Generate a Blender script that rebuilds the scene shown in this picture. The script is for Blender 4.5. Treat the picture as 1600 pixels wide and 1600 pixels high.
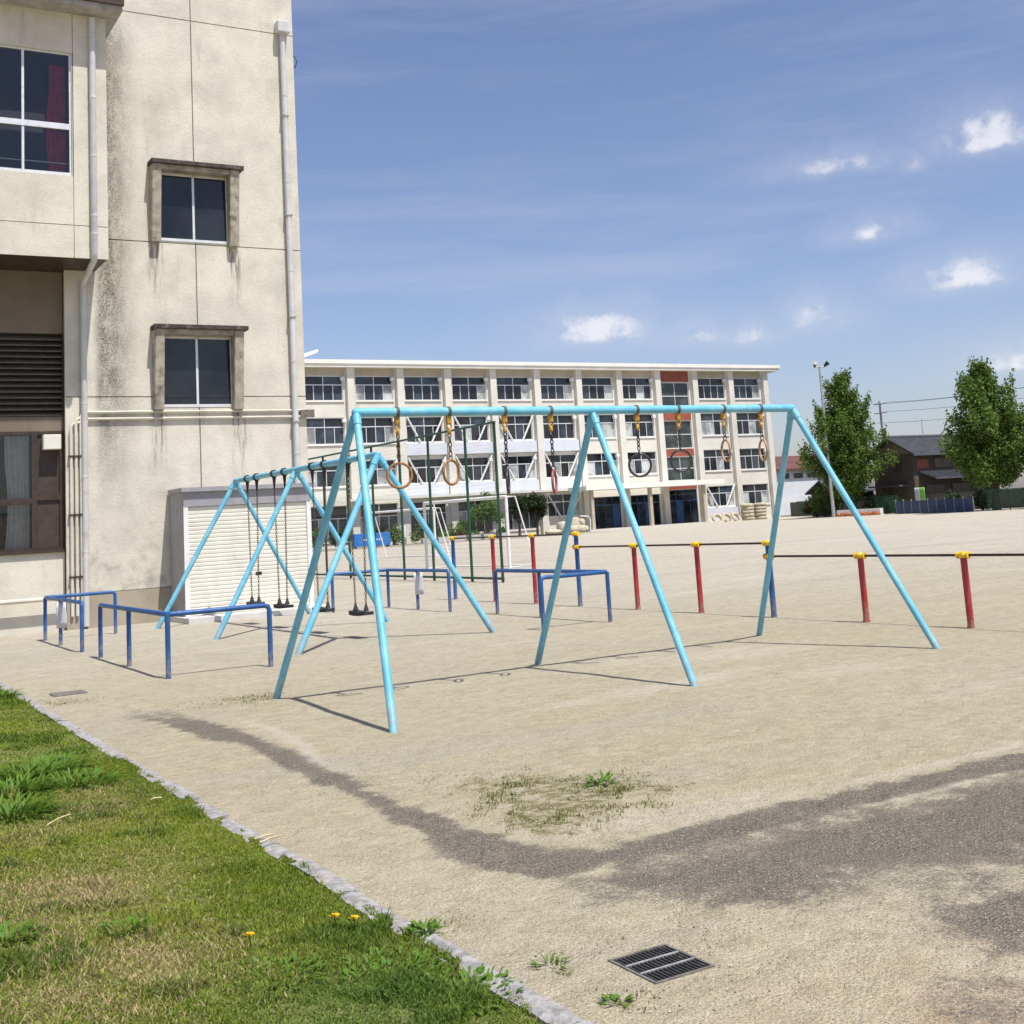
import bpy, bmesh, math, random
import numpy as np
from mathutils import Vector, Matrix, Quaternion
random.seed(7); RNG = np.random.default_rng(7)
S = bpy.context.scene
for o in list(bpy.data.objects): bpy.data.objects.remove(o)
COL = S.collection
# ------------------------------------------------------------------ camera
EYE = 1.55
PITCH, ROLL, YAW = 0.14432, -0.061196, 0.532098
cam = bpy.data.cameras.new('camera'); cam.sensor_width = 36; cam.sensor_fit = 'HORIZONTAL'
cam.lens = 1914.8/1600*36; cam.shift_y = -(800-531.4)/1600; cam.clip_end = 5000; cam.clip_start = .05
camo = bpy.data.objects.new('camera', cam); COL.objects.link(camo); S.camera = camo
fw = Vector((math.sin(YAW)*math.cos(PITCH), math.cos(YAW)*math.cos(PITCH), math.sin(PITCH)))
rt = Vector((math.cos(YAW), -math.sin(YAW), 0)); up = rt.cross(fw)
r2 = rt*math.cos(ROLL)+up*math.sin(ROLL); u2 = up*math.cos(ROLL)-rt*math.sin(ROLL)
camo.matrix_world = Matrix(((r2.x,u2.x,-fw.x,0),(r2.y,u2.y,-fw.y,0),(r2.z,u2.z,-fw.z,EYE),(0,0,0,1)))
# ------------------------------------------------------------------ sun, sky, exposure
SUN_EL, SUN_AZ = math.radians(64.5), math.radians(180-12)      # azimuth clockwise from +Y
sdir = Vector((math.sin(SUN_AZ)*math.cos(SUN_EL), math.cos(SUN_AZ)*math.cos(SUN_EL), math.sin(SUN_EL)))
sl = bpy.data.lights.new('sun', 'SUN'); sl.energy = 4.4; sl.angle = math.radians(.53); sl.color = (1, .968, .90)
so = bpy.data.objects.new('sun', sl); COL.objects.link(so); so.location = (0, -20, 40)
so.rotation_euler = sdir.to_track_quat('Z', 'Y').to_euler()
W = bpy.data.worlds.new('World'); S.world = W; W.use_nodes = True
wt = W.node_tree; wt.nodes.clear()
def wn(t, **k):
    n = wt.nodes.new(t)
    for a, b in k.items(): setattr(n, a, b)
    return n
wout = wn('ShaderNodeOutputWorld'); wbg = wn('ShaderNodeBackground'); wbg.inputs[1].default_value = .105
wt.links.new(wbg.outputs[0], wout.inputs[0])
sky = wn('ShaderNodeTexSky', sky_type='NISHITA', sun_disc=False, sun_elevation=SUN_EL, sun_rotation=SUN_AZ)
sky.air_density = 1.0; sky.dust_density = 1.1; sky.ozone_density = 4.0; sky.altitude = 20
def wmath(op, a, b=None, c=None, clamp=False):
    n = wn('ShaderNodeMath', operation=op, use_clamp=clamp)
    for i, v in enumerate((a, b, c)):
        if v is None: continue
        if isinstance(v, (int, float)): n.inputs[i].default_value = v
        else: wt.links.new(v, n.inputs[i])
    return n.outputs[0]
def wdot(vec, v):
    n = wn('ShaderNodeVectorMath', operation='DOT_PRODUCT'); wt.links.new(vec, n.inputs[0]); n.inputs[1].default_value = v
    return n.outputs['Value']
tc = wn('ShaderNodeTexCoord'); dvec = tc.outputs['Generated']
nz = wn('ShaderNodeTexNoise'); nz.inputs['Scale'].default_value = 42; nz.inputs['Detail'].default_value = 10; nz.inputs['Roughness'].default_value = .62
mp = wn('ShaderNodeMapping'); mp.inputs['Scale'].default_value = (1, 1, 1.15); wt.links.new(dvec, mp.inputs[0]); wt.links.new(mp.outputs[0], nz.inputs['Vector'])
# small fair-weather puffs: direction, angular half width, half height, strength
CLOUDS = [(.5615,.8148,.1440,.0392,.0146,1.),(.6239,.7699,.1341,.026,.0100,.75),(.6569,.7424,.1314,.026,.0094,.6),(.6951,.7053,.1392,.0230,.0125,.75),
 (.7211,.6628,.2016,.0251,.0088,.8),(.7673,.6212,.1593,.0339,.0120,1.),(.7681,.5855,.2592,.0359,.0157,1.),(.6985,.6685,.2553,.042,.0094,.7),
 (.7361,.6291,.2497,.0125,.0084,.6),(.7941,.6009,.0914,.0300,.0115,.8)]
for k in range(14):                       # the same kind of puffs all round the rest of the sky
    a = math.radians(75+k*21+random.uniform(-6, 6)); e = math.radians(random.uniform(5, 15))
    CLOUDS.append((math.sin(a)*math.cos(e), math.cos(a)*math.cos(e), math.sin(e), random.uniform(.02,.045), random.uniform(.009,.016), random.uniform(.6,1)))
mask = None
for (x, y, z, w, h, s) in CLOUDS:
    w *= .95; h *= 1.3
    c = Vector((x, y, z)).normalized(); r = c.cross(Vector((0,0,1))).normalized(); u = r.cross(c)
    a = wmath('POWER', wmath('DIVIDE', wdot(dvec, r), w), 2); 
    bb = wdot(dvec, u)
    lo = wmath('MULTIPLY', wmath('MINIMUM', bb, 0), 2.4)         # flatter bases
    b = wmath('POWER', wmath('DIVIDE', wmath('ADD', wmath('MAXIMUM', bb, 0), lo), h), 2)
    front = wmath('GREATER_THAN', wdot(dvec, c), .5)
    q = wmath('MULTIPLY', wmath('MULTIPLY', wmath('EXPONENT', wmath('MULTIPLY', wmath('ADD', a, b), -.8)), s), front)
    q = wmath('MAXIMUM', q, 0)
    mask = q if mask is None else wmath('MAXIMUM', mask, q)
m2 = wmath('MULTIPLY', mask, wmath('MULTIPLY_ADD', nz.outputs[0], 3.4, -.75))
mr = wn('ShaderNodeMapRange', interpolation_type='SMOOTHSTEP'); mr.inputs['From Min'].default_value = .05; mr.inputs['From Max'].default_value = 1.15
wt.links.new(m2, mr.inputs['Value'])
cir = wn('ShaderNodeTexNoise'); cir.inputs['Scale'].default_value = 2.1; cir.inputs['Detail'].default_value = 7; cir.inputs['Roughness'].default_value = .62
mp2 = wn('ShaderNodeMapping'); mp2.inputs['Scale'].default_value = (1, 1, 9); mp2.inputs['Rotation'].default_value = (.06, -.05, 0)
wt.links.new(dvec, mp2.inputs[0]); wt.links.new(mp2.outputs[0], cir.inputs['Vector'])
mr2 = wn('ShaderNodeMapRange', interpolation_type='SMOOTHSTEP'); mr2.inputs['From Min'].default_value = .42; mr2.inputs['From Max'].default_value = .74; mr2.inputs['To Max'].default_value = .20
wt.links.new(cir.outputs[0], mr2.inputs['Value'])
veil = wmath('MULTIPLY', wmath('MULTIPLY', wmath('POWER', mask, .35), nz.outputs[0]), .55)        # thin mist round the puffs
cm = wmath('MAXIMUM', wmath('MAXIMUM', wmath('MULTIPLY', mr.outputs[0], .70), mr2.outputs[0]), veil)
mix = wn('ShaderNodeMix', data_type='RGBA'); wt.links.new(cm, mix.inputs['Factor']); 
tint = wn('ShaderNodeMix', data_type='RGBA', blend_type='MULTIPLY'); tint.inputs['Factor'].default_value = 1; tint.inputs['B'].default_value = (1.10, .98, 1.03, 1)
wt.links.new(sky.outputs[0], tint.inputs['A']); wt.links.new(tint.outputs['Result'], mix.inputs['A'])
ccol = wn('ShaderNodeMix', data_type='RGBA'); ccol.inputs['A'].default_value = (5.6, 5.6, 6.1, 1); ccol.inputs['B'].default_value = (7.6, 7.4, 7.5, 1)
wt.links.new(mr.outputs[0], ccol.inputs['Factor']); wt.links.new(ccol.outputs['Result'], mix.inputs['B'])
wt.links.new(mix.outputs['Result'], wbg.inputs[0])
S.view_settings.view_transform = 'Standard'; S.view_settings.look = 'None'; S.view_settings.gamma = 1
S.view_settings.exposure = 0.36; S.view_settings.use_curve_mapping = False
S.render.engine = 'CYCLES'; S.cycles.max_bounces = 5; S.cycles.transparent_max_bounces = 12

# ------------------------------------------------------------------ helpers
class MB:
    def __init__(s): s.v = []; s.f = []; s.sm = []
    def add(s, vs, fs, smooth=False):
        b = len(s.v); s.v.extend([tuple(p) for p in vs]); s.f.extend([tuple(i+b for i in f) for f in fs]); s.sm.extend([smooth]*len(fs)); return s
    def box(s, x0, x1, y0, y1, z0, z1):
        return s.add([(x0,y0,z0),(x1,y0,z0),(x1,y1,z0),(x0,y1,z0),(x0,y0,z1),(x1,y0,z1),(x1,y1,z1),(x0,y1,z1)],
                     [(0,3,2,1),(4,5,6,7),(0,1,5,4),(1,2,6,5),(2,3,7,6),(3,0,4,7)])
    def bbox(s, x0, x1, y0, y1, z0, z1, b=.01):            # chamfered box
        bm = bmesh.new(); bmesh.ops.create_cube(bm, size=1)
        for v in bm.verts: v.co = Vector((x0 if v.co.x<0 else x1, y0 if v.co.y<0 else y1, z0 if v.co.z<0 else z1))
        bmesh.ops.bevel(bm, geom=bm.edges[:], offset=b, segments=2, affect='EDGES', profile=.6)
        bm.verts.index_update(); s.add([v.co for v in bm.verts], [[v.index for v in f.verts] for f in bm.faces]); bm.free(); return s
    def tube(s, pts, r, n=12, caps=True, smooth=True):
        pts = [Vector(p) for p in pts]; rs = r if isinstance(r, (list, tuple)) else [r]*len(pts)
        ref = None; vs = []; k = len(pts)
        for i, p in enumerate(pts):
            d = (pts[min(i+1,k-1)]-pts[max(i-1,0)]).normalized()
            if ref is None: ref = Vector((0,0,1)).cross(d) if abs(d.z) < .9 else Vector((1,0,0)).cross(d)
            a = (ref - d*ref.dot(d)).normalized(); ref = a; b = d.cross(a)
            for j in range(n):
                t = 2*math.pi*j/n; vs.append(p + (a*math.cos(t)+b*math.sin(t))*rs[i])
        fs = [(i*n+j, i*n+(j+1)%n, (i+1)*n+(j+1)%n, (i+1)*n+j) for i in range(k-1) for j in range(n)]
        s.add(vs, fs, smooth)
        if caps: s.add(vs[:n], [tuple(range(n-1,-1,-1))]); s.add(vs[-n:], [tuple(range(n))])
        return s
    def torus(s, c, R, r, axis, n=28, m=8, sx=1, sdirv=None):
        c = Vector(c); ax = Vector(axis).normalized()
        a = Vector(sdirv) if sdirv is not None else (Vector((0,0,1)).cross(ax) if abs(ax.z)<.9 else Vector((1,0,0)))
        a = (a-ax*a.dot(ax)).normalized(); b = ax.cross(a); vs = []
        for i in range(n):
            t = 2*math.pi*i/n; d = a*math.cos(t)+b*math.sin(t); o = a*math.cos(t)*R*sx+b*math.sin(t)*R
            for j in range(m):
                q = 2*math.pi*j/m; vs.append(c+o+d*r*math.cos(q)+ax*r*math.sin(q))
        return s.add(vs, [(i*m+j, ((i+1)%n)*m+j, ((i+1)%n)*m+(j+1)%m, i*m+(j+1)%m) for i in range(n) for j in range(m)], True)
    def chain(s, a, b, link=.045, r=.0045, n=8, m=4):
        a, b = Vector(a), Vector(b); L = (b-a).length; d = (b-a).normalized(); k = max(2, int(L/(link*.78)))
        side = d.cross(Vector((0,1,0))).normalized(); oth = d.cross(side)
        for i in range(k):
            c = a.lerp(b, (i+.5)/k); s.torus(c, link*.3, r, side if i%2 else oth, n, m, sx=1.75, sdirv=d)
        return s
    def ball(s, c, r, n=10, m=6, sc=(1,1,1)):
        c = Vector(c); vs = [c+Vector((0,0,r*sc[2]))]
        for i in range(1, m):
            t = math.pi*i/m
            for j in range(n):
                q = 2*math.pi*j/n; vs.append(c+Vector((r*sc[0]*math.sin(t)*math.cos(q), r*sc[1]*math.sin(t)*math.sin(q), r*sc[2]*math.cos(t))))
        vs.append(c-Vector((0,0,r*sc[2]))); e = len(vs)-1
        fs = [(0,1+j,1+(j+1)%n) for j in range(n)]
        fs += [(1+(i-1)*n+j, 1+i*n+j, 1+i*n+(j+1)%n, 1+(i-1)*n+(j+1)%n) for i in range(1,m-1) for j in range(n)]
        fs += [(e, 1+(m-2)*n+(j+1)%n, 1+(m-2)*n+j) for j in range(n)]
        return s.add(vs, fs, True)
    def relief(s, xs, zs, dfn, Y):
        xs = sorted(set(round(x,4) for x in xs)); zs = sorted(set(round(z,4) for z in zs))
        nx, nz_ = len(xs)-1, len(zs)-1
        D = [[dfn((xs[i]+xs[i+1])/2, (zs[j]+zs[j+1])/2) for j in range(nz_)] for i in range(nx)]
        for i in range(nx):
            for j in range(nz_):
                d, face = D[i][j]; x0,x1,z0,z1 = xs[i],xs[i+1],zs[j],zs[j+1]; y = Y+d
                if face: s.add([(x0,y,z0),(x1,y,z0),(x1,y,z1),(x0,y,z1)], [(0,1,2,3)])
                if i+1 < nx and abs(D[i+1][j][0]-d) > 1e-5:
                    e = Y+D[i+1][j][0]; q = [(x1,y,z0),(x1,e,z0),(x1,e,z1),(x1,y,z1)]; s.add(q, [(0,1,2,3) if e > y else (0,1,2,3)])
                if j+1 < nz_ and abs(D[i][j+1][0]-d) > 1e-5:
                    e = Y+D[i][j+1][0]; s.add([(x0,y,z1),(x1,y,z1),(x1,e,z1),(x0,e,z1)], [(0,1,2,3)])
        return s
    def mesh(s, name, mat):
        me = bpy.data.meshes.new(name); me.from_pydata(s.v, [], s.f); me.update()
        me.polygons.foreach_set('use_smooth', s.sm); me.materials.append(mat); return me
    def build(s, name, mat, parent=None): return link(name, s.mesh(name, mat), parent)
def link(name, me, parent=None, loc=None):
    o = bpy.data.objects.new(name, me); COL.objects.link(o)
    if parent is not None: o.parent = parent
    if loc is not None: o.location = loc
    return o
def tag(o, label=None, cat=None, group=None, kind=None):
    if label: o['label'] = label
    if cat: o['category'] = cat
    if group: o['group'] = group
    if kind: o['kind'] = kind
    return o
def thing(name, label, cat, loc=(0,0,0), group=None, rz=0):
    o = bpy.data.objects.new(name, None); COL.objects.link(o); o.location = loc; o.rotation_euler = (0,0,rz); o.empty_display_size = .2
    return tag(o, label, cat, group)

# ---- value noise (numpy)
LAT = RNG.random((256,256))
def vn(x, y, sc, oct=3):
    x = np.asarray(x)*sc+37.3; y = np.asarray(y)*sc+91.7; t = 0; a = 1; tot = 0
    for k in range(oct):
        xi = np.floor(x).astype(int); yi = np.floor(y).astype(int); fx = x-xi; fy = y-yi
        fx = fx*fx*(3-2*fx); fy = fy*fy*(3-2*fy)
        g = lambda a_, b_: LAT[a_ % 256, b_ % 256]
        t = t + a*((g(xi,yi)*(1-fx)+g(xi+1,yi)*fx)*(1-fy)+(g(xi,yi+1)*(1-fx)+g(xi+1,yi+1)*fx)*fy); tot += a
        a *= .5; x = x*2.03+11; y = y*2.03+5
    return t/tot
def polysd(x, y, poly):                    # signed distance, negative inside
    x = np.asarray(x, float); y = np.asarray(y, float); d = np.full(x.shape, 1e9); ins = np.zeros(x.shape, bool); n = len(poly)
    for i in range(n):
        ax, ay = poly[i]; bx, by = poly[(i+1) % n]; ex, ey = bx-ax, by-ay
        t = np.clip(((x-ax)*ex+(y-ay)*ey)/(ex*ex+ey*ey+1e-12), 0, 1)
        d = np.minimum(d, np.hypot(x-ax-t*ex, y-ay-t*ey))
        c = ((ay > y) != (by > y)) & (x < (bx-ax)*(y-ay)/((by-ay) if by != ay else 1e-9)+ax); ins ^= c
    return np.where(ins, -d, d)
def sst(a, b, x): t = np.clip((x-a)/(b-a), 0, 1); return t*t*(3-2*t)

# ------------------------------------------------------------------ materials
def mat_new(name):
    m = bpy.data.materials.new(name); m.use_nodes = True; nt = m.node_tree; nt.nodes.clear()
    out = nt.nodes.new('ShaderNodeOutputMaterial'); p = nt.nodes.new('ShaderNodeBsdfPrincipled'); nt.links.new(p.outputs[0], out.inputs[0])
    return m, nt, p, out
class N:
    def __init__(s, nt): s.nt = nt
    def n(s, t, **k):
        q = s.nt.nodes.new(t)
        for a, b in k.items(): setattr(q, a, b)
        return q
    def l(s, a, b): s.nt.links.new(a, b)
    def pos(s): return s.n('ShaderNodeNewGeometry').outputs['Position']
    def noise(s, sc, det=4, ro=.55, vec=None, scale=None):
        q = s.n('ShaderNodeTexNoise'); q.inputs['Scale'].default_value = sc; q.inputs['Detail'].default_value = det; q.inputs['Roughness'].default_value = ro
        v = vec if vec is not None else s.pos()
        if scale is not None:
            mpn = s.n('ShaderNodeMapping'); mpn.inputs['Scale'].default_value = scale; s.l(v, mpn.inputs[0]); v = mpn.outputs[0]
        s.l(v, q.inputs['Vector']); return q.outputs[0]
    def rng(s, v, a, b, c=0., d=1., smooth=True):
        q = s.n('ShaderNodeMapRange', interpolation_type='SMOOTHSTEP' if smooth else 'LINEAR')
        for k, x in zip(('From Min','From Max','To Min','To Max'), (a,b,c,d)): q.inputs[k].default_value = x
        s.l(v, q.inputs['Value']); return q.outputs[0]
    def mix(s, f, a, b, mode='MIX'):
        q = s.n('ShaderNodeMix', data_type='RGBA', blend_type=mode)
        for k, x in (('Factor', f), ('A', a), ('B', b)):
            i = q.inputs[k]
            if isinstance(x, (int, float)): i.default_value = x
            elif isinstance(x, (tuple, list)): i.default_value = (*x[:3], 1)
            else: s.l(x, i)
        return q.outputs['Result']
    def math(s, op, a, b=0., clamp=False):
        q = s.n('ShaderNodeMath', operation=op, use_clamp=clamp)
        for i, x in enumerate((a, b)):
            if isinstance(x, (int, float)): q.inputs[i].default_value = x
            else: s.l(x, q.inputs[i])
        return q.outputs[0]
    def xyz(s, v):
        q = s.n('ShaderNodeSeparateXYZ'); s.l(v, q.inputs[0]); return q.outputs
    def bump(s, h, strength, dist, p):
        q = s.n('ShaderNodeBump'); q.inputs['Strength'].default_value = strength; q.inputs['Distance'].default_value = dist
        s.l(h, q.inputs['Height']); s.l(q.outputs[0], p.inputs['Normal'])
    def attr(s, name): return s.n('ShaderNodeAttribute', attribute_name=name)
def simple(name, col, rough=.6, metal=0, var=.18, sc=6, bump=0, bsc=60, spec=.5, dirt=None, dsc=3):
    m, nt, p, out = mat_new(name); k = N(nt)
    a = tuple(c*(1-var) for c in col); b = tuple(min(1, c*(1+var)) for c in col)
    c = k.mix(k.rng(k.noise(sc, 5), .3, .7), a, b)
    if dirt: c = k.mix(k.rng(k.noise(dsc, 6, .65), .52, .72, 0, .8), c, dirt)
    k.l(c, p.inputs['Base Color']); k.l(k.rng(k.noise(sc*2), .3, .7, max(0, rough-.1), min(1, rough+.1)), p.inputs['Roughness'])
    p.inputs['Metallic'].default_value = metal; p.inputs['Specular IOR Level'].default_value = spec
    if bump: k.bump(k.noise(bsc, 4), bump, .01, p)
    return m
M = {}
def paint(name, col, faded, rust=(.16,.075,.035), rough=.42, chips=.68):
    m, nt, p, out = mat_new(name); k = N(nt); x, y, z = k.xyz(k.pos())
    c = k.mix(k.rng(k.noise(4.5, 6, .65), .38, .68), col, faded); c = k.mix(k.rng(k.noise(38, 5, .7), .5, .72, 0, .35), c, tuple(v*.6 for v in col))
    grime = k.math('MULTIPLY', k.rng(z, .35, .02), k.rng(k.noise(16, 5, .7), .35, .65)); c = k.mix(k.math('MULTIPLY', grime, .7), c, (.33,.27,.19))
    ch = k.rng(k.noise(26, 5, .72), chips, chips+.03); c = k.mix(ch, c, rust)
    k.l(c, p.inputs['Base Color']); k.l(k.rng(k.noise(20, 4), .3, .7, rough-.08, rough+.15), p.inputs['Roughness'])
    k.bump(k.noise(70, 4), .25, .004, p); return m
M['paint_cyan'] = paint('light_blue_paint', (.125,.43,.59), (.23,.54,.67))
M['paint_blue'] = paint('blue_paint', (.014,.075,.25), (.028,.115,.30), rust=(.09,.06,.06))
M['paint_red'] = paint('red_paint', (.33,.018,.024), (.42,.045,.045), rust=(.12,.03,.025))
M['paint_yellow'] = simple('yellow_cast_iron', (.80,.50,.025), .45, var=.15, sc=20, dirt=(.35,.22,.03), dsc=25)
M['bracket_yellow'] = simple('worn_yellow_bracket', (.46,.25,.03), .5, var=.35, sc=40, dirt=(.05,.03,.015), dsc=22)
M['steel_dark'] = simple('dark_steel', (.045,.040,.038), .45, .6, var=.3, sc=20)
M['bar_steel'] = simple('worn_bar_steel', (.06,.045,.04), .35, .7, var=.3, sc=15)
M['chain'] = simple('rusty_chain', (.13,.085,.06), .6, .3, var=.4, sc=40)
M['ring_wood'] = simple('worn_wood_ring', (.30,.15,.05), .5, var=.4, sc=30)
M['ring_dark'] = simple('dark_ring', (.035,.035,.038), .4, var=.3, sc=30)
M['ring_red'] = simple('faded_red_ring', (.28,.075,.06), .5, var=.3, sc=30)
M['ring_pale'] = simple('pale_ring', (.42,.24,.14), .5, var=.4, sc=30, dirt=(.15,.06,.04), dsc=30)
M['rubber'] = simple('black_rubber', (.022,.02,.026), .7, var=.3, sc=12)
M['green_paint'] = simple('dark_green_paint', (.012,.065,.035), .45, var=.25, sc=5)
M['white_paint'] = simple('white_paint', (.74,.74,.72), .5, var=.06, sc=3, dirt=(.5,.48,.44), dsc=4)
M['pvc'] = simple('pale_grey_pipe', (.56,.56,.555), .45, var=.07, sc=4, dirt=(.42,.40,.37), dsc=5)
M['alu'] = simple('aluminium_frame', (.68,.69,.70), .35, .2, var=.05)
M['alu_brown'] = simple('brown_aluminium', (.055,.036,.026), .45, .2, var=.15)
M['brown_panel'] = simple('brown_panel', (.05,.032,.025), .6, var=.2)
M['louvre'] = simple('brown_louvre', (.135,.105,.075), .55, var=.2, sc=8)
M['net'] = simple('grey_netting', (.30,.32,.32), .8)
M['wire'] = simple('black_wire', (.03,.03,.035), .6)
M['curtain'] = simple('pale_curtain', (.62,.62,.60), .9, var=.1)
M['curtain_red'] = simple('red_curtain', (.45,.03,.045), .9, var=.2)
M['paper'] = simple('white_sheet', (.55,.55,.58), .6, var=.05)
M['concrete'] = simple('grey_concrete', (.36,.345,.32), .85, var=.15, sc=5, bump=.3, bsc=70, dirt=(.22,.20,.18), dsc=3)
M['slab'] = simple('pale_concrete', (.58,.56,.52), .85, var=.1, sc=4, bump=.2, bsc=60)
M['kerb'] = simple('kerb_stone', (.30,.285,.275), .9, var=.3, sc=22, bump=.8, bsc=70, dirt=(.34,.28,.19), dsc=4)
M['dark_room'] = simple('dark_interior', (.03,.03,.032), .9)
M['iron'] = simple('black_iron', (.022,.021,.02), .75, .0, var=.4, sc=30, dirt=(.10,.085,.06), dsc=18)
M['galv'] = simple('galvanised_strip', (.42,.41,.39), .5, .4, var=.2, sc=20)
M['cover'] = simple('weathered_cover', (.17,.15,.13), .7, .2, var=.3, sc=20)
M['beige_shutter'] = simple('cream_shutter', (.70,.67,.58), .5, var=.05, sc=3, dirt=(.58,.55,.46), dsc=2)
M['shed_grey'] = simple('grey_sheet_metal', (.32,.305,.30), .5, var=.08, sc=3)
M['shed_trim'] = simple('shed_trim', (.30,.29,.31), .5, var=.08)
M['school_white'] = simple('school_cream', (.66,.635,.56), .85, var=.06, sc=.6, dirt=(.53,.50,.43), dsc=.35)
M['school_panel'] = simple('school_blue_white', (.60,.63,.68), .7, var=.05, sc=.8)
M['school_roof'] = simple('school_roof_edge', (.78,.755,.69), .8, var=.06, sc=.7)
M['school_tan'] = simple('school_tan', (.44,.39,.30), .9, var=.1, sc=1)
M['school_red'] = simple('school_red_panel', (.28,.075,.045), .7, var=.15, sc=1.5)
M['door_blue'] = simple('blue_door', (.02,.075,.22), .4, var=.2, sc=2)
M['bin_blue'] = simple('blue_sheet', (.02,.16,.46), .5, var=.12, sc=3)
M['tyre'] = simple('pale_weathered_tyre', (.44,.39,.29), .9, var=.2, sc=3)
M['stone'] = simple('beige_stone', (.47,.42,.32), .9, var=.2, sc=2, bump=.5, bsc=9)
M['bark'] = simple('bark', (.075,.055,.04), .95, var=.35, sc=8, bump=1, bsc=18)
M['tile_roof'] = simple('grey_tile_roof', (.085,.088,.10), .55, var=.2, sc=2)
M['house_wall'] = simple('house_shaded_brown_wall', (.085,.066,.05), .9, var=.1, sc=1)  # brown deepened so the colour holds the shade over the house
M['house_dark'] = simple('house_dark_wood', (.05,.035,.028), .8, var=.2)
M['house_gable'] = simple('house_gable', (.22,.185,.13), .9, var=.1)
M['rust_roof'] = simple('red_brown_roof', (.13,.045,.035), .7, var=.2, sc=1)
M['white_wall'] = simple('white_metal_wall', (.68,.69,.71), .7, var=.05, sc=.7)
M['blue_wall'] = simple('blue_fence_panel', (.028,.055,.12), .7, var=.3, sc=1.3)
M['towel_green'] = simple('green_cloth', (.22,.50,.09), .9)
M['flower'] = simple('orange_flowers', (.55,.18,.04), .8, var=.5, sc=6)
M['dandelion'] = simple('yellow_petals', (.80,.56,.01), .7, var=.2, sc=60)
M['straw'] = simple('dry_straw', (.56,.47,.26), .8, var=.2, sc=30)
def glass_dark(name, col, rough=.06):
    m, nt, p, out = mat_new(name); k = N(nt)
    k.l(k.mix(k.rng(k.noise(.9, 3), .35, .65), tuple(c*.6 for c in col), tuple(c*1.5 for c in col)), p.inputs['Base Color'])
    p.inputs['Roughness'].default_value = rough; p.inputs['IOR'].default_value = 1.5
    k.bump(k.noise(.8, 2), .05, .05, p); return m
M['glass'] = glass_dark('window_glass', (.016,.019,.022)); M['glass_b'] = glass_dark('window_glass_blue', (.035,.045,.06)); M['glass_g'] = glass_dark('window_glass_green', (.05,.065,.06))
M['glass_pale'] = glass_dark('window_with_blind', (.36,.37,.36), .2)
def glass_clear(name):
    m, nt, p, out = mat_new(name); k = N(nt); nt.nodes.remove(p)
    t = k.n('ShaderNodeBsdfTransparent'); t.inputs[0].default_value = (.90,.92,.92,1); g = k.n('ShaderNodeBsdfGlossy'); g.inputs['Roughness'].default_value = .03
    fr = k.n('ShaderNodeFresnel'); mx = k.n('ShaderNodeMixShader'); k.l(fr.outputs[0], mx.inputs[0]); k.l(t.outputs[0], mx.inputs[1]); k.l(g.outputs[0], mx.inputs[2]); k.l(mx.outputs[0], out.inputs[0]); return m
M['glass_clear'] = glass_clear('clear_glass')
def stucco(name, col, stain):
    m, nt, p, out = mat_new(name); k = N(nt); P = k.pos(); x, y, z = k.xyz(P)
    c = k.mix(k.rng(k.noise(1.4, 6, .62), .32, .7), tuple(v*1.07 for v in col), tuple(v*.88 for v in col))
    c = k.mix(k.rng(k.noise(42, 3, .6), .5, .72, 0, .35), c, tuple(v*.62 for v in col))         # pits of the sprayed finish
    st = k.rng(k.noise(2.2, 7, .68, scale=(1.6,1.6,.22)), .54, .76, 0, .26)                       # rain streaks
    if stain:
        edge = k.math('MULTIPLY', k.rng(x, 4.86, 5.08), k.rng(x, 5.12, 5.95, 1, 0))                  # mould beside the corner of the wing
        hgt = k.math('MULTIPLY', k.rng(z, 1.2, 5.2, .05, 1), k.rng(z, 11.6, 12.6, 1, .2))
        e2 = k.math('MULTIPLY', k.math('MULTIPLY', edge, hgt), k.math('ADD', k.rng(k.noise(3.2, 8, .72, scale=(1.3,1.3,.5)), .30, .66, .18, .70), k.rng(k.noise(34, 4, .7), .42, .60, 0, .45)))
        low = k.math('MULTIPLY', k.rng(z, .3, 2.8, .5, 0), k.rng(k.noise(3, 6), .42, .7))
        smudge = k.math('MULTIPLY', k.rng(k.noise(.9, 5, .6), .50, .74, 0, .30), k.rng(k.noise(40, 4, .7), .38, .62, .2, 1))
        cols = k.math('ADD', k.math('MULTIPLY', k.rng(x, 5.92, 6.06), k.rng(x, 6.2, 6.34, 1, 0)), k.math('MULTIPLY', k.rng(x, 7.52, 7.66), k.rng(x, 7.82, 7.96, 1, 0)))   # drips below the window fins
        runs = k.math('ADD', k.math('MULTIPLY', k.rng(z, 5.9, 7.42), k.rng(z, 7.42, 7.5, 1, 0)), k.math('MULTIPLY', k.rng(z, 2.4, 4.0), k.rng(z, 4.0, 4.1, 1, 0)))
        drip = k.math('MULTIPLY', k.math('MULTIPLY', cols, runs), k.rng(k.noise(9, 5, .7, scale=(1.5,1.5,.12)), .42, .62, 0, .8)); st = k.math('MAXIMUM', st, drip)
        st = k.math('MAXIMUM', k.math('MAXIMUM', k.math('MAXIMUM', st, low), smudge), k.math('MULTIPLY', e2, .95))
    c = k.mix(st, c, (.105,.095,.075)); k.l(c, p.inputs['Base Color']); p.inputs['Roughness'].default_value = .92; p.inputs['Specular IOR Level'].default_value = .25
    h = k.math('ADD', k.noise(48, 4, .6), k.math('MULTIPLY', k.noise(17, 3), .7)); k.bump(h, .4, .016, p); return m
M['stucco'] = stucco('cream_stucco', (.63,.595,.505), True)
M['stucco_wing'] = stucco('cream_stucco_wing', (.62,.585,.495), False)
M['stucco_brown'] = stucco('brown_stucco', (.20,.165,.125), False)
M['stucco_dark'] = stucco('dark_block_wall', (.13,.12,.105), False)
M['base'] = stucco('grey_base_course', (.37,.325,.25), False)
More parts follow.
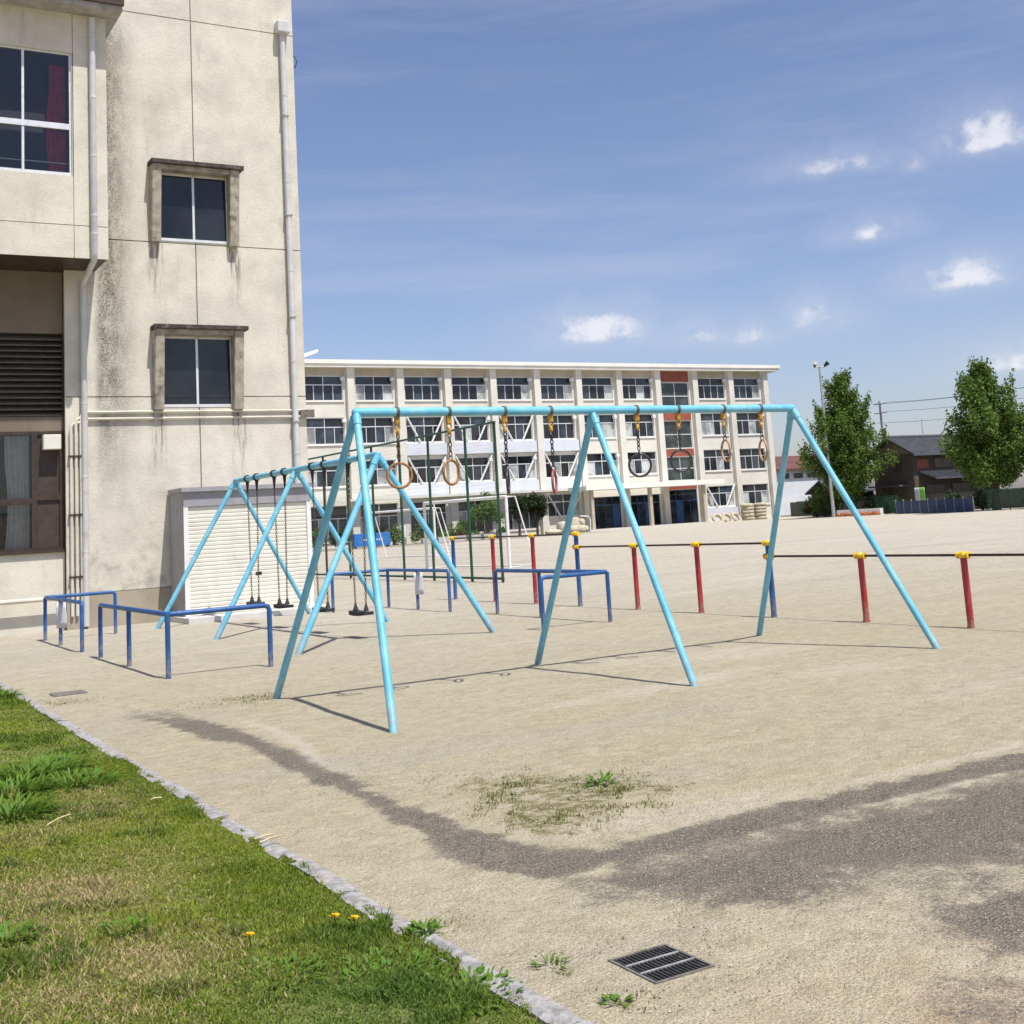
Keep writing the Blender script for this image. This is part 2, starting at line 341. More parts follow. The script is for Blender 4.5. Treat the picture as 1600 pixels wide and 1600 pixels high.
M['surround'] = simple('mouldy_concrete', (.35,.315,.25), .95, var=.25, sc=6, bump=.7, bsc=50, dirt=(.10,.085,.065), dsc=4.5)
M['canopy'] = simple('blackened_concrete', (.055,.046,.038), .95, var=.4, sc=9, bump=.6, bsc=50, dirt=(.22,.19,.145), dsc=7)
def leafmat(name, c1, c2, c3, sc=1.2):
    m, nt, p, out = mat_new(name); k = N(nt)
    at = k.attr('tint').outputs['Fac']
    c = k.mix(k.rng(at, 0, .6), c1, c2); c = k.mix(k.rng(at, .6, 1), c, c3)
    k.l(c, p.inputs['Base Color']); p.inputs['Roughness'].default_value = .55; p.inputs['Specular IOR Level'].default_value = .3
    tr = k.n('ShaderNodeBsdfTranslucent'); k.l(k.mix(.5, c, (.10,.16,.02)), tr.inputs[0]); mx = k.n('ShaderNodeMixShader'); mx.inputs[0].default_value = .3
    k.l(p.outputs[0], mx.inputs[1]); k.l(tr.outputs[0], mx.inputs[2]); k.l(mx.outputs[0], out.inputs[0]); return m
M['leaf'] = leafmat('ginkgo_leaves', (.06,.115,.018), (.12,.20,.034), (.21,.30,.065))
M['leaf_dark'] = leafmat('dark_leaves', (.012,.025,.010), (.024,.05,.016), (.04,.075,.022))
M['leaf_lite'] = leafmat('light_leaves', (.05,.11,.02), (.10,.19,.035), (.17,.26,.06))
M['leaf_red'] = leafmat('red_brown_leaves', (.05,.018,.014), (.09,.03,.022), (.11,.06,.03))
M['weed'] = leafmat('weed_leaves', (.05,.11,.012), (.11,.21,.02), (.22,.34,.045))
def grassmat():
    m, nt, p, out = mat_new('grass'); k = N(nt); c = k.attr('col').outputs['Color']
    k.l(c, p.inputs['Base Color']); p.inputs['Roughness'].default_value = .6; p.inputs['Specular IOR Level'].default_value = .25
    tr = k.n('ShaderNodeBsdfTranslucent'); k.l(c, tr.inputs[0]); mx = k.n('ShaderNodeMixShader'); mx.inputs[0].default_value = .35
    k.l(p.outputs[0], mx.inputs[1]); k.l(tr.outputs[0], mx.inputs[2]); k.l(mx.outputs[0], out.inputs[0]); return m
M['grass'] = grassmat()
def groundmat():
    m, nt, p, out = mat_new('sand_and_old_asphalt'); k = N(nt); P = k.pos(); x, y, z = k.xyz(P)
    big = k.noise(.22, 5, .6); mid = k.noise(2.4, 6, .65); foot = k.noise(7.5, 6, .7); fine = k.noise(52, 3, .75); grit = k.noise(105, 2, .8)
    sand = k.mix(k.rng(big, .35, .65), (.415,.365,.24), (.43,.385,.275))
    sand = k.mix(k.math('MULTIPLY', k.rng(y, 9, 24), .8), sand, (.50,.47,.41))                          # paler, pinker sand on the sports ground
    sand = k.mix(k.rng(mid, .42, .70, 0, .45), sand, (.345,.295,.19)); sand = k.mix(k.rng(foot, .50, .68, 0, .55), sand, (.31,.265,.175))
    sand = k.mix(k.rng(foot, .50, .34, 0, .4), sand, (.57,.50,.39))
    swath = k.noise(.55, 5, .6, scale=(.35,1.3,1)); sand = k.mix(k.rng(swath, .48, .68, 0, .6), sand, (.38,.345,.285)); sand = k.mix(k.rng(swath, .46, .30, 0, .55), sand, (.55,.50,.41))
    apron = k.math('MULTIPLY', k.rng(k.math('ADD', y, k.math('MULTIPLY', big, 6.)), 84, 90), k.rng(x, 62, 56)); sand = k.mix(k.math('MULTIPLY', apron, .8), sand, (.20,.18,.155))   # earth strip along the school
    redd = k.math('MULTIPLY', k.rng(y, 3.7, 2.6), k.rng(mid, .35, .65)); sand = k.mix(k.math('MULTIPLY', redd, .55), sand, (.45,.29,.19))
    speck = k.rng(k.noise(80, 2, .6), .57, .66)
    sand = k.mix(k.math('MULTIPLY', speck, k.rng(mid, .25, .65, .15, .75)), sand, (.20,.155,.105)); sand = k.mix(k.rng(grit, .54, .66, 0, .7), sand, (.64,.56,.43)); sand = k.mix(k.rng(grit, .46, .34, 0, .65), sand, (.23,.18,.115))
    asp = k.mix(k.rng(fine, .36, .62), (.085,.074,.060), (.185,.163,.132)); asp = k.mix(k.rng(grit, .53, .65, 0, .85), asp, (.40,.355,.28)); asp = k.mix(k.rng(grit, .46, .36, 0, .8), asp, (.06,.052,.042))
    a = k.attr('asphalt').outputs['Fac']
    j1 = k.math('MULTIPLY', k.math('SUBTRACT', fine, .5), 1.9); j2 = k.math('MULTIPLY', k.math('SUBTRACT', foot, .5), 1.3); j3 = k.math('MULTIPLY', k.math('SUBTRACT', grit, .5), 1.6)
    am = k.rng(k.math('ADD', a, k.math('ADD', j1, k.math('ADD', j2, j3))), .28, .68)
    c = k.mix(k.math('MULTIPLY', am, .95), sand, asp)
    w = k.attr('weed').outputs['Fac']; wm = k.rng(k.math('ADD', w, k.math('MULTIPLY', k.math('SUBTRACT', k.noise(11, 7, .8), .5), 3.4)), .45, .95)
    wm = k.math('MULTIPLY', wm, k.rng(w, .02, .2))
    c = k.mix(k.math('MULTIPLY', wm, .85), c, k.mix(k.rng(fine, .4, .6), (.115,.115,.03), (.21,.17,.075)))
    pa = k.attr('pale').outputs['Fac']; c = k.mix(k.math('MULTIPLY', pa, .7), c, (.60,.55,.47))
    outside = k.math('MAXIMUM', k.rng(k.math('ADD', x, k.math('MULTIPLY', k.math('SUBTRACT', 97., y), .2075)), 89.6, 90.4), k.rng(y, 107, 109))
    c = k.mix(outside, c, k.mix(k.rng(big, .4, .6), (.09,.10,.05), (.14,.12,.09)))                        # gardens beyond the boundary wall
    k.l(c, p.inputs['Base Color']); p.inputs['Roughness'].default_value = .95; p.inputs['Specular IOR Level'].default_value = .12
    h = k.math('ADD', k.math('MULTIPLY', fine, .6), k.math('ADD', k.math('MULTIPLY', grit, .45), k.math('ADD', k.math('MULTIPLY', foot, 2.2), k.math('MULTIPLY', k.noise(3.2, 3, .5), 2.5))))
    k.bump(h, 1.0, .022, p); return m
M['ground'] = groundmat()
def lawnmat():
    m, nt, p, out = mat_new('lawn_soil'); k = N(nt)
    c = k.mix(k.rng(k.noise(8, 6, .7), .35, .65), (.13,.19,.025), (.22,.18,.08)); c = k.mix(k.rng(k.noise(60, 4), .45, .65), c, (.10,.14,.025))
    k.l(c, p.inputs['Base Color']); p.inputs['Roughness'].default_value = .95; k.bump(k.noise(40, 5), .8, .03, p); return m
M['lawn'] = lawnmat()
M['pebble'] = simple('pebbles', (.36,.32,.26), .9, var=.65, sc=30)

# ------------------------------------------------------------------ ground
STREAK = [(2.70,12.75),(3.00,11.81),(3.12,10.59),(3.15,9.37),(3.06,8.07),(3.07,7.23),(3.03,6.43),(2.99,5.86),(3.00,5.42),(3.09,5.17),(3.29,5.06),(3.68,5.08),(4.13,5.08),(4.70,5.08),(5.39,5.10),(5.84,5.06),(6.8,5.08),(8.5,5.1),(8.5,4.74),(5.89,4.74),(5.14,4.74),(4.55,4.75),(4.04,4.74),(3.64,4.73),(3.27,4.72),(2.94,4.73),(2.77,4.82),(2.70,5.11),(2.70,5.54),(2.75,6.16),(2.78,6.76),(2.85,7.73),(2.86,8.78),(2.75,10.04),(2.61,11.63)]
PATCH = [(2.80,4.85),(2.80,4.43),(2.97,4.16),(3.15,3.92),(3.40,3.74),(3.79,3.84),(4.08,3.70),(4.53,3.55),(5.3,3.6),(8.5,3.6),(8.5,4.80),(5.89,4.80),(4.55,4.80),(3.27,4.80)]
PATCH2 = [(3.64,3.53),(3.93,3.54),(4.4,3.45),(4.6,3.0),(3.9,2.7),(3.55,2.94),(3.46,3.15),(3.50,3.31)]
PATCH3 = [(3.09,2.98),(3.46,2.90),(3.6,2.5),(3.0,2.4),(2.95,2.73)]
WEEDP = [(3.47,7.07),(3.11,5.99),(3.16,5.50),(3.55,5.42),(4.28,5.52),(4.62,5.89),(4.45,6.61),(3.92,6.99)]
GR = (2.495, 2.735, 3.555, 3.825)                                   # drain opening
def axis(lo, hi, fine0, fine1, step, extra=()):
    a = list(np.arange(fine0, fine1, step)); g = step; x = fine1
    while x < hi: a.append(x); g *= 1.22; x += g
    a.append(hi); g = step; x = fine0
    while x > lo: x -= g; a.append(max(x, lo)); g *= 1.22
    return np.array(sorted(set(np.round(list(a)+list(extra), 4))))
gx = axis(-1500, 2500, 2.0, 8.0, .045, GR[:2]); gy = axis(-1500, 2500, 2.3, 13.0, .05, GR[2:])
X, Y = np.meshgrid(gx, gy); nx, ny = len(gx), len(gy)
nearw = np.exp(-((X-4)**2+(Y-6)**2)/90)
Z = nearw*((vn(X,Y,.9,3)-.5)*.03+(vn(X,Y,4,3)-.5)*.010)
msk = (X > 2.3) & (X < 2.95) & (Y > 3.3) & (Y < 4.05); Z[msk] = Z[msk]*0-.002
f1, f2 = vn(X,Y,2.3,4)-.5, vn(X,Y,9,3)-.5
sd = polysd(X, Y, STREAK)+f1*.20+f2*.14
ends = 1-.75*sst(10.3, 12.4, Y)
A = (1-sst(-.09, .06, sd))*ends*(.92+.4*f2)
A = np.maximum(A, (1-sst(-.50, .26, polysd(X,Y,PATCH)+f1*.55+f2*.35))*(1.08+.9*f1))
A = np.maximum(A, (1-sst(-.5, .3, polysd(X,Y,[(3.0,4.8),(3.25,3.9),(3.55,3.5),(3.35,2.9),(3.0,2.5),(8.5,2.3),(8.5,4.8)])+f1*.6+f2*.4))*(.42+.7*f1))
A = np.maximum(A, (1-sst(-.36, .22, polysd(X,Y,PATCH2)+f1*.5+f2*.3))*.95); A = np.maximum(A, (1-sst(-.2, .15, polysd(X,Y,PATCH3)+f1*.3+f2*.2))*.5)
WD = (1-sst(-.45, .22, polysd(X,Y,WEEDP)+f1*1.1+f2*.5))*.70
for cx, cy, r in ((3.7,11.8,.42),(2.28,3.85,.14),(2.27,4.57,.12),(2.36,13.3,.35),(2.3,3.5,.14)): WD = np.maximum(WD, .55*np.exp(-((X-cx)**2+(Y-cy)**2)/r**2))
PL = np.exp(-((np.interp(Y, [8.2,8.9,9.8,10.6], [3.10,3.24,3.32,3.30])-X)/.06)**2)*sst(7.6,8.6,Y)*(1-sst(9.9,10.9,Y))*.55
PL = np.maximum(PL, np.exp(-((Y-4.735-.03*f1)/.014)**2)*sst(3.2,3.6,X)*.6*(.5+1.2*vn(X,Y,5,2))); PL = np.maximum(PL, np.exp(-((Y-5.19)/.05)**2)*sst(4.6,5.6,X)*.6)
idx = np.arange(nx*ny).reshape(ny, nx)
q = np.stack([idx[:-1,:-1], idx[:-1,1:], idx[1:,1:], idx[1:,:-1]], -1).reshape(-1,4)
cxm = ((gx[:-1]+gx[1:])/2)[None,:]; cym = ((gy[:-1]+gy[1:])/2)[:,None]
hole = ((cxm > GR[0]) & (cxm < GR[1]) & (cym > GR[2]) & (cym < GR[3])).reshape(-1)
q = q[~hole]
def np_mesh(name, V, F, mat, smooth=False):
    me = bpy.data.meshes.new(name); k = F.shape[1]
    me.vertices.add(len(V)); me.vertices.foreach_set('co', np.ascontiguousarray(V, np.float32).reshape(-1))
    me.loops.add(F.size); me.loops.foreach_set('vertex_index', np.ascontiguousarray(F, np.int32).reshape(-1))
    me.polygons.add(len(F)); me.polygons.foreach_set('loop_start', np.arange(0, F.size, k, dtype=np.int32))
    if smooth: me.polygons.foreach_set('use_smooth', np.ones(len(F), bool))
    me.update(calc_edges=True); me.validate(); me.materials.append(mat); return me
def fattr(me, name, val):
    a = me.attributes.new(name, 'FLOAT', 'POINT'); a.data.foreach_set('value', np.ascontiguousarray(val, np.float32).reshape(-1))
def cattr(me, name, val):
    a = me.attributes.new(name, 'FLOAT_COLOR', 'POINT'); v = np.ones((len(val),4), np.float32); v[:,:3] = val; a.data.foreach_set('color', v.reshape(-1))
me = np_mesh('ground', np.stack([X,Y,Z],-1).reshape(-1,3), q, M['ground'], True)
fattr(me, 'asphalt', A); fattr(me, 'weed', WD); fattr(me, 'pale', PL)
tag(link('ground', me), 'pale sandy school yard with worn grey asphalt streaks', None, None, 'structure')
def groundz(x, y): 
    w = math.exp(-((x-4)**2+(y-6)**2)/90); return float(w*((vn(x,y,.9,3)-.5)*.03+(vn(x,y,4,3)-.5)*.010))
# lawn, a low bank behind the kerb
lx = np.arange(-6, 2.031, .05); ly = np.arange(-3, 22.01, .07); LX, LY = np.meshgrid(lx, ly)
def lawnz(x, y): return .014+.05*sst(2.1,.6,x)+.05*(vn(x,y,.8,3)-.45)*sst(2.1,1.5,x)+.025*(vn(x,y,4.5,3)-.5)*sst(2.1,1.9,x)
i2 = np.arange(LX.size).reshape(LX.shape)
q = np.stack([i2[:-1,:-1], i2[:-1,1:], i2[1:,1:], i2[1:,:-1]], -1).reshape(-1,4)
tag(link('lawn', np_mesh('lawn', np.stack([LX,LY,lawnz(LX,LY)],-1).reshape(-1,3), q, M['lawn'], True)), 'grassy soil bank behind the kerb', None, None, 'structure')
# kerb of separate stones
kerb = tag(thing('kerb', 'grey stone kerb between the lawn and the sand', None), kind='structure')
y = -2.0; i = 0
while y < 21:
    L = random.choice((.58,.6,.62,.6)); g = random.uniform(.008,.022)
    tilt, dip = random.uniform(-.09,.09), random.uniform(-.018,.018)
    bm = bmesh.new(); bmesh.ops.create_grid(bm, x_segments=3, y_segments=12, size=.5)
    for v in bm.verts:
        v.co.x = 2.065+v.co.x*.10; v.co.y = y+(v.co.y+.5)*(L-g); v.co.z = .024+random.uniform(-.0025,.0025)+tilt*(v.co.x-2.065)+dip*(v.co.y-y)
        e = min(abs(v.co.x-2.015), abs(v.co.x-2.115)); 
        if e < .004: v.co.z -= random.uniform(.002,.007); v.co.x += random.uniform(-.005,.005)
        if min(abs(v.co.y-y), abs(v.co.y-y-L+g)) < .004: v.co.z -= random.uniform(.001,.006)
    r = bmesh.ops.extrude_face_region(bm, geom=bm.edges[:] and [e for e in bm.edges if e.is_boundary])
    for v in [v for v in r['geom'] if isinstance(v, bmesh.types.BMVert)]: v.co.z = -.06
    me = bpy.data.meshes.new('kerb_stone'); bmesh.ops.recalc_face_normals(bm, faces=bm.faces[:]); bm.to_mesh(me); bm.free(); me.materials.append(M['kerb'])
    o = link('kerb_stone', me, kerb); o.location = (random.uniform(-.010,.010), 0, random.uniform(-.014,.006)); 
    y += L; i += 1

# ------------------------------------------------------------------ classroom block on the left
FY = 24.3
bld = thing('classroom_block', 'cream stucco school block with two framed windows and white downpipes', 'building', (7, FY, 0))
bld.location = (0,0,0)
HOLES = [(6.22,7.62,7.52,8.92), (6.22,7.62,4.14,5.55)]
g_ = .011
for (x0, x1) in ((4.38,6.95),(6.95,9.2)):
    for (z0, z1) in ((.64,4.35),(4.35,7.48),(7.48,12.29),(12.29,15.6)):
        a0, a1, b0, b1 = x0+g_*(x0>4.4), x1-g_*(x1<9.1), z0+g_, z1-g_
        xs = [a0,a1]; zs = [b0,b1]
        for h in HOLES: xs += [v for v in h[:2] if a0 < v < a1]; zs += [v for v in h[2:] if b0 < v < b1]
        inh = lambda x, z: any(h[0] < x < h[1] and h[2] < z < h[3] for h in HOLES)
        mb = MB().relief(xs, zs, lambda x, z: (.05, False) if inh(x,z) else (0, True), FY)
        mb.add([(a0,FY,b0),(a1,FY,b0),(a1,FY+.05,b0),(a0,FY+.05,b0)],[(0,1,2,3)]).add([(a0,FY,b1),(a1,FY,b1),(a1,FY+.05,b1),(a0,FY+.05,b1)],[(0,1,2,3)])
        mb.add([(a0,FY,b0),(a0,FY+.05,b0),(a0,FY+.05,b1),(a0,FY,b1)],[(0,1,2,3)]).add([(a1,FY,b0),(a1,FY+.05,b0),(a1,FY+.05,b1),(a1,FY,b1)],[(0,1,2,3)])
        mb.build('wall_panel', M['stucco'], bld)
MB().box(4.40,9.195,FY+.045,37,-.2,15.55).build('wall', M['stucco'], bld)
MB().box(4.38,9.21,FY-.012,FY+.04,-.2,.64).box(9.196,9.21,FY+.04,37,-.2,.64).build('base_course', M['base'], bld)
MB().box(4.2,9.32,FY-.1,37.1,15.6,15.9).build('parapet', M['surround'], bld)
def sill_window(hole):
    x0,x1,z0,z1 = hole; w = MB()
    t = .016; y0, y1 = FY-.012, FY+.04
    w.box(x0,x1,y0,y1,z0,z0+.055).box(x0,x1,y0+.03,y1,z1-.03,z1).box(x0,x0+t,y0,y1,z0+.055,z1-.03).box(x1-t,x1,y0,y1,z0+.055,z1-.03)
    xm = (x0+x1)/2; w.box(xm-.022,xm+.022,y0+.006,y1,z0+.055,z1-.03)
    wo = w.build('window', M['alu'], bld)
    for a, b in ((x0+t, xm-.022), (xm+.022, x1-t)):
        MB().box(a,b,FY+.014,FY+.024,z0+.055,z1-.03).build('pane', M['glass'], wo)
    d0, d1 = .15, .30; zb, zt = z0-.07, z1+.12
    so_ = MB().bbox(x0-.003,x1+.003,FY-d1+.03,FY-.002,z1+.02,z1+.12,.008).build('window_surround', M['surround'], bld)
    for a, b in ((x0-.19,x0-.004),(x1+.004,x1+.20)):
        bm = bmesh.new(); vs = [bm.verts.new(p) for p in ((a,FY-d0,zb),(b,FY-d0,zb),(b,FY-.002,zb),(a,FY-.002,zb),(a,FY-d1,zt),(b,FY-d1,zt),(b,FY-.002,zt),(a,FY-.002,zt))]
        for f in ((0,3,2,1),(4,5,6,7),(0,1,5,4),(1,2,6,5),(2,3,7,6),(3,0,4,7)): bm.faces.new([vs[q_] for q_ in f])
        bmesh.ops.bevel(bm, geom=bm.edges[:], offset=.012, segments=2, affect='EDGES'); bm.verts.index_update()
        MB().add([v.co for v in bm.verts], [[v.index for v in f.verts] for f in bm.faces]).build('side_fin', M['surround'], so_); bm.free()
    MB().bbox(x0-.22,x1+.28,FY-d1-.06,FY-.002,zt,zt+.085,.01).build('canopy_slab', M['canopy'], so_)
for h in HOLES: sill_window(h)
# conduits along the wall and down the column
for z in (3.92, 4.05): MB().tube([(4.76,FY-.04,z),(9.16,FY-.04,z)], .026, 10).build('conduit', M['stucco_wing'], bld)
for i, x in enumerate((4.47,4.56,4.65)):
    zt = (3.85,3.95,4.05)[i]
    MB().tube([(x,FY-.05,.25),(x,FY-.05,zt-.12),(x+.02,FY-.05,zt-.04),(x+.09,FY-.05,zt),(4.78,FY-.05,zt)], .03, 10).build('conduit', M['stucco_wing'], bld)
for z in (.95,2.1,3.2): MB().box(4.42,4.70,FY-.09,FY-.001,z,z+.03).build('conduit_bracket', M['alu_brown'], bld)
MB().box(9.05,9.35,FY-.09,FY-.02,3.9,4.06).build('junction_box', M['cover'], bld)
MB().tube([(9.2,FY+.1,11.9),(9.27,FY+.08,11.85),(9.30,FY+.05,11.75),(9.27,FY+.08,11.62),(9.2,FY+.1,11.6)], .012, 6).build('wall_hook', M['wire'], bld)
# right hand downpipe with its hopper
dp = MB().tube([(8.93,FY-.09,.1),(8.93,FY-.09,12.3)], .062, 14)
z = 1.2
while z < 12: dp.tube([(8.93,FY-.09,z),(8.93,FY-.09,z+.05)], .067, 14); z += 1.93
dp = dp.build('downpipe', M['pvc'], bld)
MB().bbox(8.79,9.07,FY-.24,FY-.003,12.27,12.52,.012).build('hopper', M['pvc'], dp)
st = MB(); z = 1.6
while z < 12: st.box(8.855,9.005,FY-.165,FY-.001,z,z+.028); z += 2.2
st.build('pipe_bracket', M['galv'], dp)
# wing that overhangs the ground floor
WY = 23.15; ZB, ZT = 6.81, 11.56
wg = [(2.6,4.335,8.37,10.78), (.7,2.435,8.37,10.78), (-1.2,.535,8.37,10.78)]
for (x0,x1,z0,z1) in ((-8,4.36,ZB,7.42),(4.36,4.97,ZB,7.42),(-8,4.36,7.42,ZT),(4.36,4.97,7.42,ZT)):
    a0,a1,b0,b1 = x0,x1-(.014 if x1 < 4.9 else 0), z0+(.014 if z0 > 7 else 0), z1
    xs = [a0,a1]; zs = [b0,b1]
    if z0 > 7:
        for h in wg: xs += [v for v in h[:2] if a0 < v < a1]; zs += [v for v in h[2:] if b0 < v < b1] if x0 < 0 else []
    inh = lambda x, z: any(h[0] < x < h[1] and h[2] < z < h[3] for h in wg)
    mb = MB().relief(xs, zs, lambda x, z: (.2, False) if inh(x,z) else (0, True), WY)
    mb.add([(a0,WY,b0),(a1,WY,b0),(a1,WY+.03,b0),(a0,WY+.03,b0)],[(0,1,2,3)]).add([(a1,WY,b0),(a1,WY+.03,b0),(a1,WY+.03,b1),(a1,WY,b1)],[(0,1,2,3)])
    mb.build('wall_panel', M['stucco_wing'], bld)
mb = MB().box(-8,4.96,WY+.025,FY+.3,ZB+.03,ZB+.25).box(4.375,4.965,WY+.025,FY-.002,ZB+.25,ZT-.01).box(-8,4.37,WY+.025,WY+.2,ZB+.25,8.37-.001).box(-8,4.37,WY+.025,WY+.2,10.78+.001,ZT-.01)
mb.box(2.44,2.59,WY+.025,WY+.2,8.37,10.78).box(.54,.69,WY+.025,WY+.2,8.37,10.78).box(-8,-1.21,WY+.025,WY+.2,8.37,10.78).build('wing_wall', M['stucco_wing'], bld)
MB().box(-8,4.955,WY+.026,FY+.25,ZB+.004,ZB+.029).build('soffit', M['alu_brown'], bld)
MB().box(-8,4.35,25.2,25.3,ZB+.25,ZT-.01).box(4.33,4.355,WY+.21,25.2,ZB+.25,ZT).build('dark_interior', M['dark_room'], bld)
for (x0,x1,z0,z1) in wg:
    w = MB(); y0, y1 = WY+.05, WY+.12; xm = x0+.875; zt = 9.33
    w.box(x0,x1,y0,y1,z0,z0+.07).box(x0,x1,y0,y1,z1-.035,z1).box(x0,x0+.035,y0,y1,z0+.07,z1-.035).box(x1-.04,x1,y0,y1,z0+.07,z1-.035)
    w.box(x0+.035,x1-.04,y0-.01,y1,zt-.055,zt+.055).box(xm-.022,xm+.022,y0+.002,y1,z0+.07,zt-.055).box(xm-.022,xm+.022,y0+.002,y1,zt+.055,z1-.035)
    wo = w.build('window', M['alu'], bld)
    for (a,b) in ((x0+.035,xm-.022),(xm+.022,x1-.04)):
        for (e,f) in ((z0+.07,zt-.055),(zt+.055,z1-.035)): MB().box(a,b,WY+.08,WY+.088,e,f).build('pane', M['glass_clear'], wo)
    MB().tube([(x0,WY+.25,z0+.30),(x1,WY+.25,z0+.30)], .012, 6).build('guard_bar', M['alu'], wo)
def curtain(x0, x1, y, z0, z1, mat, parent, waves=5, pinch=0):
    n = waves*8; vs = []; fs = []
    for j in range(9):
        t = j/8; z = z0+(z1-z0)*t; w = 1-pinch*math.sin(min(1, t*1.3)*math.pi)
        for i in range(n+1):
            s = i/n; vs.append((x1-(x1-x0)*w*(1-s), y+.045*math.sin(s*waves*2*math.pi+t), z))
    for j in range(8):
        for i in range(n): a = j*(n+1)+i; fs.append((a,a+1,a+n+2,a+n+1))
    return MB().add(vs, fs, True).build('curtain', mat, parent)
curtain(3.98,4.27,WY+.28,8.40,10.6,M['curtain_red'],bld,4,-.2)
# eave over the wing
MB().box(-8,5.19,22.68,FY-.002,ZT,ZT+.19).build('eave', M['concrete'], bld)
MB().box(-8,5.21,22.62,22.70,ZT+.10,ZT+.24).build('gutter', M['alu_brown'], bld)
MB().box(-8,4.39,24.5,37,11.72,12.0).box(-8,4.39,26.4,37,-.2,11.7).build('roof', M['concrete'], bld)  # unseen roof slab and rear body, added to block light
# left downpipe: down the wing, back under it, down the column
dp = MB().tube([(4.70,WY-.08,11.5),(4.70,WY-.08,6.89),(4.70,WY-.02,6.77),(4.71,FY-.16,6.58),(4.71,FY-.09,6.45),(4.71,FY-.09,.05)], .058, 14)
for z in (11.0,9.9,8.75,7.6,7.25): dp.tube([(4.70,WY-.08,z),(4.70,WY-.08,z+.04)], .063, 14)
for z in (5.6,4.2,2.8,1.4): dp.tube([(4.71,FY-.09,z),(4.71,FY-.09,z+.04)], .063, 14)
dp.build('downpipe', M['pvc'], bld)
# recessed ground floor
RY = 24.5
MB().box(-8,4.378,RY,26.3,5.60,ZB-.001).box(-8,4.378,RY,26.3,3.72,4.0).build('recessed_wall', M['stucco_brown'], bld)
MB().box(-8,4.378,RY-.04,26.3,-.2,1.44).build('apron_wall', M['stucco_wing'], bld)
MB().box(-8,4.37,RY-.1,RY-.02,1.44,1.50).build('window_sill', M['alu_brown'], bld)
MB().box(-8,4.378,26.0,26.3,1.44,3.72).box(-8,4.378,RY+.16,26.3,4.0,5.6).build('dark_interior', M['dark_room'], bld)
lv = thing('x','x','x'); bpy.data.objects.remove(lv)
lvo = MB().box(4.36,4.378,RY-.01,RY+.15,4.0,5.6).box(1.2,1.24,RY-.01,RY+.15,4.0,5.6).build('louvre', M['alu_brown'], bld)
slm = MB().add([(1.24,RY+.10,.05),(4.36,RY+.10,.05),(4.36,RY-.02,-.02),(1.24,RY-.02,-.02),(1.24,RY+.10,.064),(4.36,RY+.10,.064),(4.36,RY-.02,-.002),(1.24,RY-.02,-.002)],[(0,1,2,3),(7,6,5,4),(3,2,6,7),(0,4,5,1)]).mesh('slat', M['louvre'])
for i in range(14): link('slat', slm, lvo, (0,0,4.03+i*.112))
w = MB(); z0, z1 = 1.5, 3.72
for a, b in ((4.30,4.378),(3.80,3.90),(2.9,2.97),(2.0,2.08)): w.box(a,b,RY-.02,RY+.06,z0,z1)
w.box(-8,3.8,RY-.018,RY+.05,2.36,2.47).box(3.9,4.3,RY-.018,RY+.05,2.42,2.56).box(-8,4.3,RY-.015,RY+.05,z0,z0+.05).box(-8,4.3,RY-.015,RY+.05,z1-.06,z1)
wo = w.build('window', M['alu_brown'], bld)
for a, b in ((2.97,3.80),(2.08,2.9)):
    for e, f in ((z0+.05,2.36),(2.47,z1-.06)): MB().box(a,b,RY+.015,RY+.022,e,f).build('pane', M['glass_clear'], wo)
MB().box(3.9,4.3,RY+.02,RY+.04,1.55,2.42).box(3.9,4.3,RY+.02,RY+.04,2.56,3.66).build('blank_panel', M['brown_panel'], wo)
curtain(3.36,3.80,RY+.2,1.55,3.66,M['curtain'],bld,5,.12); curtain(2.1,2.6,RY+.2,1.55,3.66,M['curtain'],bld,5,.1)
MB().bbox(3.98,4.30,RY-.22,RY-.02,3.36,3.64,.015).build('vent_hood', M['beige_shutter'], bld)
MB().tube([(-8,RY-.22,.60),(4.30,RY-.22,.60)], .045, 10).build('low_pipe', M['stucco_wing'], bld)

# ------------------------------------------------------------------ storage shed
shed = thing('storage_shed', 'low grey storage shed with cream roller shutter against the stucco block', 'shed', (0,0,0))
x0, x1, y0, y1, z0, z1 = 6.32, 8.86, 23.36, 24.26, .10, 2.42
MB().box(6.22,9.05,22.75,24.26,-.1,.10).build('concrete_base', M['slab'], shed)
w = MB(); n = 26                                                # ribbed side walls
for xx, s in ((x0,-1),(x1,1)):
    pts = []
    for i in range(n+1):
        yy = y0+(y1-y0)*i/n; pts.append((xx+(.012*s if i % 4 in (1,2) else 0), yy))
    for i in range(n): (a,b),(c_,d) = pts[i],pts[i+1]; w.add([(a,b,z0),(c_,d,z0),(c_,d,z1),(a,b,z1)], [(0,1,2,3)])
w.box(x0,x1,y1-.02,y1,z0,z1); w.build('wall', M['shed_grey'], shed)
MB().box(x0-.05,x1+.06,y0-.10,y1,z1,z1+.08).build('roof', M['shed_trim'], shed)
MB().box(x0+.002,x1-.002,y0-.03,y0+.05,2.14,z1-.001).build('header_panel', M['shed_trim'], shed)
for a in (x0+.002, x1-.09): MB().box(a,a+.088,y0-.025,y0+.05,z0,2.139).build('jamb', M['white_paint'], shed)
sh = MB(); z = z0; sx0, sx1 = x0+.09, x1-.09; H = (2.14-z0)/27
for i in range(27):
    a = z0+i*H; prof = [(0,a),(-.014,a+H*.2),(-.016,a+H*.8),(0,a+H)]
    for (p0,q0),(p1,q1) in zip(prof, prof[1:]): sh.add([(sx0,y0+.02+p0,q0),(sx1,y0+.02+p0,q0),(sx1,y0+.02+p1,q1),(sx0,y0+.02+p1,q1)], [(0,1,2,3)])
sho = sh.build('roller_shutter', M['beige_shutter'], shed)
